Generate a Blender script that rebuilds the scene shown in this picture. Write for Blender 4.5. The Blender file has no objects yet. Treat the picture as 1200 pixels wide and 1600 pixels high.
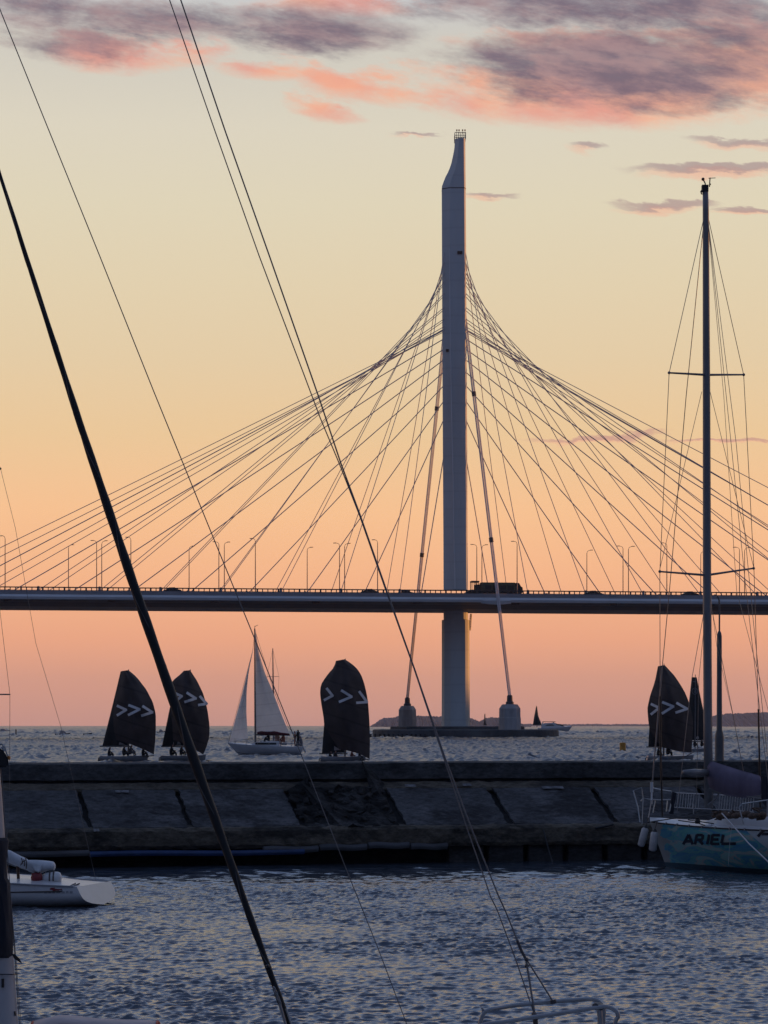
import bpy, bmesh, math, random
import numpy as np
from mathutils import Vector, Matrix

# settings that were tuned against the photograph
def _s(r, g, b, k=1.0):
    f = lambda c: c/255/12.92 if c/255 <= .04045 else ((c/255 + .055)/1.055)**2.4
    return (f(r)*k, f(g)*k, f(b)*k)
# afterglow colour by elevation, position = elevation / 0.6 rad ; photograph row y -> (1133-y)/3560/0.6
_row = lambda y: max(0.0, math.atan((1133 - y)/3560)/.6)
SKY_RAMP = [(_row(1133), _s(215,157,141)), (_row(1080), _s(232,165,138)), (_row(1000), _s(250,175,134)), (_row(900), _s(255,189,141)),
            (_row(800), _s(254,199,148)), (_row(680), _s(240,204,156)), (_row(560), _s(232,208,169)), (_row(440), _s(229,212,178)),
            (_row(320), _s(226,215,187)), (_row(200), _s(222,214,194)), (_row(60), _s(208,204,194)), (.575, _s(190,202,222)), (.70, _s(164,188,228)), (1.0, _s(146,172,220))]
BACK_RAMP = [(0, _s(80,92,126)), (.2, _s(88,102,140)), (.5, _s(102,122,166)), (1.0, _s(130,154,204))]
NISH = .09
GREY = [(10.0,1.0,3.2,.70,1.3,.03), (10.0,.1,4.2,.50,1.1,.02), (11.5,.6,1.6,.6,1.0,.05), (5.0,.42,1.6,.42,1.0,.05), (7.0,.1,1.8,.28,.7,.0), (.5,.15,1.1,.46,.9,.0), (2.6,.32,1.8,.34,.8,.05), (1.1,.70,1.2,.32,.9,.03)]
PINK = [(1.75,.82,1.2,.36,1.3,.02), (2.6,.85,1.3,.22,.9,.0), (4.1,1.06,.9,.22,1.1,.10), (5.6,1.32,1.15,.32,1.2,.16), (5.05,1.72,.6,.22,.9,.2), (9.3,1.46,3.3,.60,1.5,.02), (9.7,1.76,1.8,.2,1.3,.02), (7.5,1.45,1.2,.36,.8,.0), (11.6,1.0,1.6,.85,1.3,.12), (5.2,.05,1.7,.22,.9,.03), (9.6,.66,2.8,.24,.9,.03)]
THIN = [(11.1,2.64,1.45,.085,1.3,.0), (11.6,2.22,.9,.07,1.0,.03), (10.35,3.2,.85,.075,1.2,.03), (11.8,3.3,.75,.055,1.2,.0), (9.15,2.32,.3,.06,.8,.1), (7.75,3.03,.5,.045,1.0,.02), (6.5,2.12,.45,.03,.8,.0), (9.3,6.84,1.15,.045,1.1,-.02), (11.4,6.89,1.1,.03,1.1,.0)]
THINP = [(cx - .12, cy + ry*.95, rx*.85, ry*1.0, w*.9, *r) for cx, cy, rx, ry, w, *r in THIN]
HARB_SLOPE = .29
SEA_SLOPE = .36
HARB_ROUGH = .21
SEA_ROUGH = .34
SEA_B1, SEA_B2 = .20, .05
HAZE = 6e-5
random.seed(7); RNG = np.random.RandomState(11)
S = bpy.context.scene
COL = S.collection
F = 3560.0        # focal length in photograph pixels (1200 wide)
H = 3.0           # eye height above the water
HOR = 1133.0      # horizon row of the photograph

def P(px, py, Y):
    return Vector(((px - 600.0) / F * Y, Y, H + (HOR - py) / F * Y))

# ------------------------------------------------------------------ helpers
def tag(o, label=None, cat=None, group=None, kind=None):
    if label: o['label'] = label
    if cat: o['category'] = cat
    if group: o['group'] = group
    if kind: o['kind'] = kind
    return o

def empty(name, loc=(0, 0, 0), rz=0.0, label=None, cat=None, group=None):
    o = bpy.data.objects.new(name, None); COL.objects.link(o)
    o.location = loc; o.rotation_euler = (0, 0, rz); o.empty_display_size = .3
    return tag(o, label, cat, group)

def wmat(o):
    m = Matrix.LocRotScale(o.location, o.rotation_euler, o.scale)
    return (wmat(o.parent) @ m) if o.parent else m

class MB:
    """collects shapes and links them as one mesh object"""
    def __init__(s): s.v = []; s.f = []
    def add(s, vs, fs):
        b = len(s.v); s.v += [tuple(x) for x in vs]; s.f += [tuple(i + b for i in f) for f in fs]; return s
    def box(s, lo, hi, M=None):
        x0, y0, z0 = lo; x1, y1, z1 = hi
        vs = [Vector(p) for p in ((x0,y0,z0),(x1,y0,z0),(x1,y1,z0),(x0,y1,z0),(x0,y0,z1),(x1,y0,z1),(x1,y1,z1),(x0,y1,z1))]
        if M is not None: vs = [M @ v for v in vs]
        return s.add(vs, [(0,3,2,1),(4,5,6,7),(0,1,5,4),(1,2,6,5),(2,3,7,6),(3,0,4,7)])
    def tube(s, pts, r, n=8, cap=True):
        pts = [Vector(p) for p in pts]; m = len(pts)
        rs = list(r) if hasattr(r, '__len__') else [r] * m
        vs = []; prev = None
        for i, p in enumerate(pts):
            d = (pts[min(i + 1, m - 1)] - pts[max(i - 1, 0)]).normalized()
            if prev is None:
                a = d.orthogonal().normalized()
            else:
                a = (prev - d * prev.dot(d))
                a = a.normalized() if a.length > 1e-6 else d.orthogonal().normalized()
            prev = a; b = d.cross(a)
            for k in range(n):
                t = 2 * math.pi * k / n
                vs.append(p + (a * math.cos(t) + b * math.sin(t)) * rs[i])
        fs = []
        for i in range(m - 1):
            for k in range(n):
                k2 = (k + 1) % n
                fs.append((i*n + k, i*n + k2, (i+1)*n + k2, (i+1)*n + k))
        if cap:
            fs.append(tuple(range(n - 1, -1, -1))); fs.append(tuple((m-1)*n + k for k in range(n)))
        return s.add(vs, fs)
    def loft(s, rings, cap=True, close=True):
        n = len(rings[0]); vs = [Vector(p) for r in rings for p in r]; fs = []
        for i in range(len(rings) - 1):
            for k in range(n if close else n - 1):
                k2 = (k + 1) % n
                fs.append((i*n + k, i*n + k2, (i+1)*n + k2, (i+1)*n + k))
        if cap and close:
            fs.append(tuple(range(n - 1, -1, -1))); fs.append(tuple((len(rings)-1)*n + k for k in range(n)))
        return s.add(vs, fs)
    def lathe(s, prof, c=(0, 0, 0), n=16, M=None):
        c = Vector(c); rings = []
        for r, z in prof:
            ring = [Vector((r*math.cos(2*math.pi*k/n), r*math.sin(2*math.pi*k/n), z)) for k in range(n)]
            if M is not None: ring = [M @ p for p in ring]
            rings.append([p + c for p in ring])
        return s.loft(rings)
    def ball(s, c, r, n=10, sz=1.0):
        prof = [(max(1e-4, r*math.sin(math.pi*i/n)), -r*sz*math.cos(math.pi*i/n)) for i in range(n + 1)]
        return s.lathe(prof, c, n=12)
    def grid(s, G, flip=False):
        """G rows of points"""
        m = len(G[0]); vs = [p for r in G for p in r]; fs = []
        for i in range(len(G) - 1):
            for k in range(m - 1):
                q = (i*m + k, i*m + k + 1, (i+1)*m + k + 1, (i+1)*m + k)
                fs.append(q[::-1] if flip else q)
        return s.add(vs, fs)
    def prism(s, poly, d):
        """extrude polygon of 3d points by vector d"""
        n = len(poly); d = Vector(d); vs = [Vector(p) for p in poly] + [Vector(p) + d for p in poly]
        fs = [tuple(range(n)), tuple(range(2*n - 1, n - 1, -1))] + [(k, k + n, (k + 1) % n + n, (k + 1) % n) for k in range(n)]
        return s.add(vs, fs)
    def build(s, name, m, parent=None, smooth=False, world=True, bevel=0.0, thick=0.0, auto=None):
        """world=True: the points are world points even when parented"""
        vs = s.v
        if parent is not None and world:
            iv = wmat(parent).inverted(); vs = [tuple(iv @ Vector(p)) for p in vs]
        me = bpy.data.meshes.new(name); me.from_pydata(vs, [], s.f); me.update()
        bm = bmesh.new(); bm.from_mesh(me); bmesh.ops.recalc_face_normals(bm, faces=bm.faces)
        if thick:
            bmesh.ops.solidify(bm, geom=bm.faces[:], thickness=thick)
        if bevel:
            es = [e for e in bm.edges if len(e.link_faces) == 2 and e.calc_face_angle(0) > .6]
            bmesh.ops.bevel(bm, geom=es, offset=bevel, segments=2, affect='EDGES', clamp_overlap=True)
        bm.to_mesh(me); bm.free()
        if smooth:
            for p in me.polygons: p.use_smooth = True
            if auto is not None: me.set_sharp_from_angle(angle=auto)
        me.materials.append(m)
        o = bpy.data.objects.new(name, me); COL.objects.link(o)
        if parent is not None: o.parent = parent
        return o

def copy_tree(o, parent=None):
    c = o.copy(); COL.objects.link(c)
    if parent is not None: c.parent = parent
    for ch in list(o.children): copy_tree(ch, c)
    return c

# ------------------------------------------------------------------ materials
def mat(name, col, rough=.7, noise=0.0, scale=1.0, bump=0.0, bscale=None, metal=0.0, col2=None, spec=.5, coord='Object', detail=5, trans=0.0, stretch=(1,1,1)):
    m = bpy.data.materials.new(name); m.use_nodes = True
    nt = m.node_tree; b = nt.nodes['Principled BSDF']
    b.inputs['Roughness'].default_value = rough; b.inputs['Metallic'].default_value = metal
    b.inputs['Specular IOR Level'].default_value = spec
    c = (*col, 1)
    b.inputs['Base Color'].default_value = c
    tc = nt.nodes.new('ShaderNodeTexCoord'); mp = nt.nodes.new('ShaderNodeMapping'); mp.inputs['Scale'].default_value = stretch
    nt.links.new(tc.outputs[coord], mp.inputs['Vector'])
    if noise or col2:
        n = nt.nodes.new('ShaderNodeTexNoise'); n.inputs['Scale'].default_value = scale; n.inputs['Detail'].default_value = detail
        n.inputs['Roughness'].default_value = .62
        nt.links.new(mp.outputs['Vector'], n.inputs['Vector'])
        r = nt.nodes.new('ShaderNodeValToRGB')
        d = col2 if col2 else tuple(x*(1 - noise) for x in col)
        r.color_ramp.elements[0].position = .34; r.color_ramp.elements[1].position = .66
        r.color_ramp.elements[0].color = (*d, 1); r.color_ramp.elements[1].color = c
        nt.links.new(n.outputs['Fac'], r.inputs['Fac']); nt.links.new(r.outputs['Color'], b.inputs['Base Color'])
    if bump:
        n2 = nt.nodes.new('ShaderNodeTexNoise'); n2.inputs['Scale'].default_value = bscale or scale*4; n2.inputs['Detail'].default_value = 6
        nt.links.new(mp.outputs['Vector'], n2.inputs['Vector'])
        bp = nt.nodes.new('ShaderNodeBump'); bp.inputs['Strength'].default_value = 1.0; bp.inputs['Distance'].default_value = bump
        nt.links.new(n2.outputs['Fac'], bp.inputs['Height']); nt.links.new(bp.outputs['Normal'], b.inputs['Normal'])
    if trans:
        t = nt.nodes.new('ShaderNodeBsdfTranslucent'); t.inputs['Color'].default_value = c
        mx = nt.nodes.new('ShaderNodeMixShader'); mx.inputs['Fac'].default_value = trans
        out = nt.nodes['Material Output']
        nt.links.new(b.outputs['BSDF'], mx.inputs[1]); nt.links.new(t.outputs['BSDF'], mx.inputs[2]); nt.links.new(mx.outputs['Shader'], out.inputs['Surface'])
    return m

def seams(m, spacing, dark, rot=(0, 1.25, 0)):
    """sewn panel lines across a sailcloth"""
    t = m.node_tree; b = t.nodes['Principled BSDF']; src = b.inputs['Base Color'].links[0].from_socket
    tc = t.nodes.new('ShaderNodeTexCoord'); mp = t.nodes.new('ShaderNodeMapping'); mp.inputs['Rotation'].default_value = rot
    w = t.nodes.new('ShaderNodeTexWave'); w.wave_profile = 'SIN'; w.inputs['Scale'].default_value = .314/spacing; w.inputs['Distortion'].default_value = .6; w.inputs['Detail'].default_value = 1
    r = t.nodes.new('ShaderNodeValToRGB'); r.color_ramp.elements[0].position = .0; r.color_ramp.elements[0].color = (dark, dark, dark, 1); r.color_ramp.elements[1].position = .05; r.color_ramp.elements[1].color = (1, 1, 1, 1)
    x = t.nodes.new('ShaderNodeMix'); x.data_type = 'RGBA'; x.blend_type = 'MULTIPLY'; x.inputs['Factor'].default_value = 1
    t.links.new(tc.outputs['Object'], mp.inputs['Vector']); t.links.new(mp.outputs['Vector'], w.inputs['Vector']); t.links.new(w.outputs['Fac'], r.inputs['Fac'])
    i = [q for q in x.inputs if q.type == 'RGBA']; t.links.new(src, i[0]); t.links.new(r.outputs['Color'], i[1]); o = [q for q in x.outputs if q.type == 'RGBA'][0]
    t.links.new(o, b.inputs['Base Color'])
    for n in t.nodes:
        if n.type == 'BSDF_TRANSLUCENT': t.links.new(o, n.inputs['Color'])
    return m

M = dict(
    pylon=mat('pylon_concrete', (.56,.63,.65), .8, .2, .12, .02, 3, stretch=(1,1,.15)),
    deck=mat('deck_concrete', (.30,.31,.34), .85, .2, .2, .02, 2, stretch=(1,1,1)),
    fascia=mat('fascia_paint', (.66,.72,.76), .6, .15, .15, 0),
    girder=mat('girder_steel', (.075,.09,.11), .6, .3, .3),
    railing=mat('railing_steel', (.05,.05,.055), .6, .3, 1),
    cable=mat('cable_sheath', (.50,.48,.52), .55, .2, .3),
    bundle=mat('strand_sheath', (.66,.65,.68), .55, .1, .3),
    clamp=mat('clamp_steel', (.05,.05,.06), .5, .2, 2),
    block=mat('anchor_concrete', (.42,.42,.43), .85, .4, .5, .03, 3, stretch=(1,1,.3)),
    island=mat('island_concrete', (.11,.115,.12), .9, .55, .25, .15, 1),
    rubber=mat('rubber', (.015,.015,.016), .8, .4, 3),
    post=mat('grey_post_paint', (.10,.11,.12), .5, .3, 2),
    lamp=mat('lamp_steel', (.22,.19,.19), .5, .2, 2),
    black=mat('black_plastic', (.012,.012,.014), .5, .4, 5),
    stay=mat('stainless_wire', (.22,.21,.21), .4, .3, 8, metal=.5),
    wire_dark=mat('dark_wire', (.17,.16,.16), .5, .3, 8),
    steel=mat('polished_tube', (.32,.34,.36), .32, .15, 12, metal=.5),
    alu=mat('anodised_mast', (.22,.22,.23), .45, .25, 2, metal=.3, stretch=(1,1,.2)),
    paintmast=mat('white_mast_paint', (.45,.46,.48), .4, .2, 3, stretch=(1,1,.2)),
    gel=mat('white_gelcoat', (.62,.63,.64), .3, .12, 2, .002, 6),
    gelgrey=mat('grey_gelcoat', (.34,.35,.37), .35, .2, 3),
    sailblack=mat('black_sailcloth', (.070,.056,.056), .85, .4, .6, .01, 3, trans=.16),
    sailmain=mat('black_laminate', (.013,.013,.015), .6, .3, .8, .01, 2),
    mark=mat('pale_sail_mark', (.75,.75,.76), .8, .15, 2),
    emblem=mat('grey_sail_emblem', (.22,.22,.24), .8, .15, 2),
    sailwhite=mat('white_sailcloth', (.78,.78,.78), .7, .14, .6, .01, 2, trans=.5),
    covered=mat('dark_red_canvas', (.12,.012,.016), .85, .4, 3, .01, 8),
    purple=mat('violet_canvas', (.17,.14,.20), .85, .35, 2.5, .012, 9, stretch=(1,1,.4)),
    navy=mat('navy_canvas', (.012,.016,.03), .85, .4, 4, .02, 9, stretch=(1,1,.25)),
    canvas=mat('pale_canvas', (.55,.47,.45), .85, .2, 5, .006, 20),
    redcan=mat('red_canvas', (.42,.06,.03), .8, .25, 6),
    rollcloth=mat('rolled_white_cloth', (.60,.63,.66), .6, .2, 5, .01, 12),
    fender=mat('fender_vinyl', (.50,.48,.47), .5, .25, 8),
    rope=mat('rope', (.10,.08,.075), .9, .4, 30),
    ropewhite=mat('white_rope', (.55,.55,.56), .9, .25, 30),
    ropebrown=mat('brown_rope', (.13,.085,.06), .9, .5, 20),
    darkglass=mat('dark_window', (.01,.012,.016), .12, .1, 3),
    orange=mat('orange_lens', (.55,.22,.06), .4, .2, 10),
    yellow=mat('yellow_buoy_paint', (.60,.27,.02), .55, .3, 4),
    truck=mat('olive_paint', (.09,.11,.055), .6, .3, 1),
    carpaint=mat('dark_car_paint', (.03,.03,.035), .35, .2, 2),
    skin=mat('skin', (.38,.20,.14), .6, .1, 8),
    jacket=mat('dark_jacket', (.018,.018,.022), .85, .3, 6),
    jacketred=mat('rust_jacket', (.30,.09,.05), .85, .3, 6),
    jacketgrey=mat('grey_jacket', (.17,.17,.19), .85, .3, 6),
    jacketwhite=mat('white_shirt', (.5,.46,.44), .85, .2, 6),
    hill=mat('wooded_hill', (.04,.07,.11), .95, .5, .02, 0),
    bluefloat=mat('blue_float', (.015,.05,.16), .55, .4, 3),
    greyfloat=mat('weathered_plank', (.10,.105,.115), .85, .45, 3, .01, 10, stretch=(.3,1,1)),
    foam=mat('foam', (.55,.57,.6), .9, .4, 3, .03, 6),
    darkgel=mat('dark_gelcoat', (.03,.035,.045), .35, .2, 2),
    letter=mat('navy_letter', (.006,.010,.028), .45, .2, 5),
    red=mat('red_paint', (.22,.02,.03), .5, .2, 5),
)

seams(M['sailblack'], 1.3, .68); seams(M['sailmain'], 1.2, .6, (0, 1.5, 0)); seams(M['sailwhite'], 1.1, .88, (0, 1.45, 0)); seams(M['pylon'], 4.3, .93, (0, math.pi/2, 0))
# ------------------------------------------------------------------ camera
cam = bpy.data.cameras.new('camera'); camo = bpy.data.objects.new('camera', cam); COL.objects.link(camo)
camo.location = (0, 0, H); camo.rotation_euler = (math.pi/2, 0, 0)
cam.sensor_fit = 'HORIZONTAL'; cam.sensor_width = 36; cam.lens = F / 1200 * 36
cam.shift_y = (HOR - 800) / 1200; cam.clip_start = .1; cam.clip_end = 20000
S.camera = camo
S.render.engine = 'CYCLES'
S.view_settings.view_transform = 'Standard'; S.view_settings.look = 'None'
S.view_settings.exposure = 0; S.view_settings.gamma = 1; S.view_settings.use_curve_mapping = False
S.cycles.use_denoising = True
S.cycles.max_bounces = 6; S.cycles.transparent_max_bounces = 8; S.cycles.volume_bounces = 1
S.cycles.sample_clamp_indirect = 4
S.render.film_transparent = False

# ------------------------------------------------------------------ sun and sky
SUN_AZ, SUN_EL = math.radians(60), math.radians(.75)
sd = Vector((math.sin(SUN_AZ)*math.cos(SUN_EL), math.cos(SUN_AZ)*math.cos(SUN_EL), math.sin(SUN_EL)))
sl = bpy.data.lights.new('sun', 'SUN'); sl.energy = 5; sl.angle = math.radians(.5); sl.color = (1, .38, .09)
so = bpy.data.objects.new('sun', sl); COL.objects.link(so); so.location = (300, 0, 60)
so.rotation_euler = (-sd).to_track_quat('-Z', 'Y').to_euler()

W = bpy.data.worlds.new('World'); S.world = W; W.use_nodes = True
nt = W.node_tree; L = nt.links; bg = nt.nodes['Background']

class E:
    """tiny arithmetic on shader sockets"""
    def __init__(s, k): s.k = k
def mth(op, *a, clamp=False):
    n = nt.nodes.new('ShaderNodeMath'); n.operation = op; n.use_clamp = clamp
    for i, x in enumerate(a):
        if isinstance(x, (int, float)): n.inputs[i].default_value = x
        else: L.new(x, n.inputs[i])
    return n.outputs[0]
add = lambda a, b: mth('ADD', a, b)
sub = lambda a, b: mth('SUBTRACT', a, b)
mul = lambda a, b: mth('MULTIPLY', a, b)
def sstep(x, lo, hi):
    n = nt.nodes.new('ShaderNodeMapRange'); n.interpolation_type = 'SMOOTHSTEP'
    L.new(x, n.inputs[0]); n.inputs[1].default_value = lo; n.inputs[2].default_value = hi
    return n.outputs[0]
def comb(x, y, z=0.0):
    n = nt.nodes.new('ShaderNodeCombineXYZ')
    for i, q in enumerate((x, y, z)):
        if isinstance(q, (int, float)): n.inputs[i].default_value = q
        else: L.new(q, n.inputs[i])
    return n.outputs[0]
def noise(v, scale, detail=6, rough=.6, dist=0.0):
    n = nt.nodes.new('ShaderNodeTexNoise'); L.new(v, n.inputs['Vector'])
    n.inputs['Scale'].default_value = scale; n.inputs['Detail'].default_value = detail; n.inputs['Roughness'].default_value = rough
    n.inputs['Distortion'].default_value = dist
    return n.outputs['Fac']
def ramp(x, stops):
    n = nt.nodes.new('ShaderNodeValToRGB'); L.new(x, n.inputs['Fac']); cr = n.color_ramp
    while len(cr.elements) < len(stops): cr.elements.new(.5)
    for e, (p, c) in zip(cr.elements, stops): e.position = p; e.color = (*c, 1)
    return n.outputs['Color']
def mix(f, a, b):
    n = nt.nodes.new('ShaderNodeMix'); n.data_type = 'RGBA'
    if isinstance(f, (int, float)): n.inputs['Factor'].default_value = f
    else: L.new(f, n.inputs['Factor'])
    for s_, q in (('A', a), ('B', b)):
        i = [x for x in n.inputs if x.name == s_ and x.type == 'RGBA'][0]
        if isinstance(q, tuple): i.default_value = (*q, 1)
        else: L.new(q, i)
    return [x for x in n.outputs if x.type == 'RGBA'][0]
def srgb(r, g, b):
    f = lambda c: c/255/12.92 if c/255 <= .04045 else ((c/255 + .055)/1.055)**2.4
    return (f(r), f(g), f(b))

tc = nt.nodes.new('ShaderNodeTexCoord'); sp = nt.nodes.new('ShaderNodeSeparateXYZ'); L.new(tc.outputs['Generated'], sp.inputs[0])
dx, dy, dz = sp.outputs
hyp = mth('SQRT', add(mul(dx, dx), mul(dy, dy)))
elv = mth('ARCSINE', dz)                                   # elevation in radians
front = sstep(mth('DIVIDE', dy, mth('MAXIMUM', hyp, .001)), -.35, .75)   # 1 towards the afterglow, 0 behind
ys = mth('MAXIMUM', dy, .08)
U = add(mul(mth('DIVIDE', dx, ys), 35.6), 6.0)             # cloud map, one unit = 1.6 degrees
V = sub(11.33, mul(mth('DIVIDE', dz, ys), 35.6))
# clear afterglow by elevation, 0..0.36 rad in the map
g = mth('MULTIPLY', elv, 1/.6, clamp=True)
glow = ramp(g, SKY_RAMP)
# the sky elsewhere: a Nishita sky with the same low sun, dim and blue away from the glow
ns = nt.nodes.new('ShaderNodeTexSky'); ns.sky_type = 'NISHITA'; ns.sun_disc = False
ns.sun_elevation = SUN_EL; ns.sun_rotation = SUN_AZ; ns.altitude = 0; ns.air_density = 1.3; ns.dust_density = 1.5; ns.ozone_density = 1.5
vm = nt.nodes.new('ShaderNodeVectorMath'); vm.operation = 'SCALE'; L.new(ns.outputs['Color'], vm.inputs[0]); vm.inputs['Scale'].default_value = NISH
back = ramp(g, BACK_RAMP)
nsmix = mix(.5, back, vm.outputs['Vector'])
base = mix(mul(front, sstep(elv, 1.05, .5)), nsmix, glow)

# clouds: soft ellipses broken up by fractal noise
shear = add(V, mul(U, -.13))
wv = comb(mul(U, .55), mul(shear, 1.5), 3.1)
n1 = noise(wv, .8, 10, .60, .12)
n2 = noise(comb(mul(U, .8), mul(shear, 2.6), 9.7), 1.2, 10, .62, .12)
n4 = noise(comb(mul(U, 1.5), mul(shear, 4.2), 1.7), 1.6, 8, .68, .2)
n3 = noise(comb(mul(U, .3), mul(V, .5), 5.0), 1.0, 3)
Uw = add(U, mul(sub(n1, .5), .9)); Vw = add(V, mul(sub(n2, .5), .55))
def field(blobs):
    tot = None
    for cx, cy, rx, ry, w, *rot in blobs:
        ax, ay = sub(Uw, cx), sub(Vw, cy)
        if rot: ay = sub(ay, mul(ax, rot[0]))
        ax = mul(ax, 1/rx); ay = mul(ay, 1/ry)
        e = mul(sub(1.0, add(mul(ax, ax), mul(ay, ay))), w)
        tot = e if tot is None else mth('SMOOTH_MAX', tot, e, .15)
    return tot
fg = sstep(dy, .3, .6)
def cloud(blobs, amp, lo, hi, nz):
    f = field(blobs)
    return mul(sstep(add(add(f, mul(sub(nz, .52), amp)), mul(sub(n4, .5), amp*.45)), lo, hi), fg)
pink = cloud(PINK, 3.0, -.3, 1.4, n2)
grey = cloud(GREY, 2.7, -.45, 1.2, n1)
thin = cloud(THIN, 1.2, -.35, 1.0, n2)
pinkcol = mix(sstep(n3, .4, .6), srgb(234,150,134), srgb(252,172,136))
greycol = mix(sstep(n2, .36, .64), srgb(116,102,118), srgb(162,136,140))
c1 = mix(mul(pink, .84), base, pinkcol)
c2 = mix(mul(grey, .95), c1, greycol)
thinp = cloud(THINP, 1.0, -.2, 1.3, n2)
c2b = mix(mul(thinp, .6), c2, srgb(244,178,150))
c3 = mix(mul(thin, .7), c2b, mix(sstep(V, 2.4, 6.0), srgb(164,138,142), srgb(200,148,140)))
# broken high cloud over the rest of the dome, out of the picture, mirrored by the water
hu = noise(comb(mul(mth('DIVIDE', dx, add(mth('ABSOLUTE', dz), .15)), 1.0), mul(mth('DIVIDE', dy, add(mth('ABSOLUTE', dz), .15)), 1.4), 2.0), 1.4, 6)
hc = mul(sstep(hu, .45, .62), sstep(elv, .33, .5))
c4 = mix(mul(hc, .4), c3, mix(front, srgb(92,92,110), srgb(128,112,128)))
L.new(c4, bg.inputs['Color']); bg.inputs['Strength'].default_value = 1.0
W.cycles.sampling_method = 'MANUAL'; W.cycles.sample_map_resolution = 512

# ------------------------------------------------------------------ water
def comps(n, l0, l1, slope, dirn, spread, seed):
    r = np.random.RandomState(seed); out = []
    for i in range(n):
        lam = l0 * (l1/l0) ** (i/(n - 1)) * (1 + .1*r.randn())
        th = dirn + spread * r.randn(); k = 2*math.pi/lam
        a = slope * math.sqrt(2.0/n) / k
        out.append((k*math.cos(th), k*math.sin(th), a, r.rand()*2*math.pi, k))
    return out
def displace(X, Y, cs, amp):
    Z = np.zeros_like(X); DX = np.zeros_like(X); DY = np.zeros_like(X)
    for kx, ky, a, ph, k in cs:
        t = kx*X + ky*Y + ph; sn = np.sin(t); Z += a*np.cos(t); DX -= a*kx/k*sn; DY -= a*ky/k*sn
    return X + .5*amp*DX, Y + .5*amp*DY, Z*amp
def mod_noise(X, Y, s, seed):
    r = np.random.RandomState(seed); z = np.zeros_like(X)
    for i in range(14):
        th = r.rand()*6.283; k = s*(.5 + 1.6*r.rand())
        z += np.cos(k*math.cos(th)*X + k*1.6*math.sin(th)*Y + r.rand()*6.283)
    return z / math.sqrt(7)
def sheet(name, X, Y, Z, m, label=None):
    nr, nc = X.shape
    me = bpy.data.meshes.new(name)
    co = np.stack([X, Y, Z], -1).reshape(-1, 3).astype(np.float32)
    i = np.arange(nr*nc).reshape(nr, nc)
    q = np.stack([i[:-1, :-1], i[:-1, 1:], i[1:, 1:], i[1:, :-1]], -1).reshape(-1, 4)
    me.vertices.add(len(co)); me.vertices.foreach_set('co', co.ravel())
    me.loops.add(q.size); me.loops.foreach_set('vertex_index', q.ravel().astype(np.int32))
    me.polygons.add(len(q)); me.polygons.foreach_set('loop_start', (np.arange(len(q))*4).astype(np.int32))
    me.polygons.foreach_set('use_smooth', np.ones(len(q), dtype=bool))
    me.update(calc_edges=True); me.validate()
    me.materials.append(m); o = bpy.data.objects.new(name, me); COL.objects.link(o)
    return tag(o, kind='structure', label=label)

def water_mat(name, scales, base=(.010,.017,.026), rough=.05, ior=1.333):
    m = bpy.data.materials.new(name); m.use_nodes = True
    t = m.node_tree; b = t.nodes['Principled BSDF']
    b.inputs['Base Color'].default_value = (*base, 1); b.inputs['Roughness'].default_value = rough; b.inputs['IOR'].default_value = ior; b.inputs['Specular Tint'].default_value = (.80, .92, 1.0, 1)
    c = t.nodes.new('ShaderNodeTexCoord'); prev = None
    for sc, dist, st in scales:
        mp = t.nodes.new('ShaderNodeMapping'); mp.inputs['Scale'].default_value = st; mp.inputs['Rotation'].default_value = (0, 0, .25)
        n = t.nodes.new('ShaderNodeTexNoise'); n.inputs['Scale'].default_value = sc; n.inputs['Detail'].default_value = 3; n.inputs['Roughness'].default_value = .55
        bp = t.nodes.new('ShaderNodeBump'); bp.inputs['Distance'].default_value = dist; bp.inputs['Strength'].default_value = 1
        t.links.new(c.outputs['Object'], mp.inputs['Vector']); t.links.new(mp.outputs['Vector'], n.inputs['Vector'])
        t.links.new(n.outputs['Fac'], bp.inputs['Height'])
        if prev is not None: t.links.new(prev, bp.inputs['Normal'])
        prev = bp.outputs['Normal']
    t.links.new(prev, b.inputs['Normal'])
    return m

WALL_PHI = math.radians(12); WY = 51.5
def wall_y(X): return WY + np.tan(WALL_PHI) * X
def ucols(dense, nd, outer):
    d = np.linspace(-dense, dense, nd)
    o = np.array(outer)
    return np.concatenate([-o[::-1], d, o])
# harbour: from under the near boats to the wall
u = ucols(.21, 520, [.23, .26, .30, .36, .45, .6, .9, 1.4])
yy = [4, 7, 10, 13, 15.5, 17]
while yy[-1] < 72: yy.append(yy[-1]*(1.0009 if yy[-1] < 52 else 1.02))
yy = np.array(yy); YY, UU = np.meshgrid(yy, u, indexing='ij'); XX = UU * YY
dwall = wall_y(XX) - 1.7 - YY
patch = mod_noise(XX, YY, .5, 4)
fine = (1 + .22*patch).clip(.5, 1.5) * np.clip((dwall - 2.2 - .5*patch)/6.0, .06, 1)
slow = (1 + .2*mod_noise(XX, YY, .9, 14)).clip(.5, 1.5) * np.interp(dwall, [0, 6, 10], [1.0, 1.0, .38]) * np.clip(dwall/2.5, .25, 1)
Xa, Ya, Za = displace(XX, YY, comps(34, .075, .16, HARB_SLOPE*.92, math.radians(262), .55, 5), fine)
Xb, Yb, Zb = displace(XX, YY, comps(34, .16, .36, HARB_SLOPE*.55, math.radians(255), .6, 6), fine)
Xc, Yc, Zc = displace(XX, YY, comps(30, .28, .95, .11, math.radians(262), .45, 15), slow)
X2, Y2, Z2 = Xa + Xb + Xc - 2*XX, Ya + Yb + Yc - 2*YY, Za + Zb + Zc
Z2 = np.where((wall_y(X2) + .4 < Y2), -.25, Z2)
hwm = water_mat('harbour_water', [(9.0, .006, (1, 1.5, 1))], base=(.045,.058,.078), rough=HARB_ROUGH, ior=1.75)
t = hwm.node_tree; b = t.nodes['Principled BSDF']                  # the lee of the wall is smooth, ripples start farther out
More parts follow.
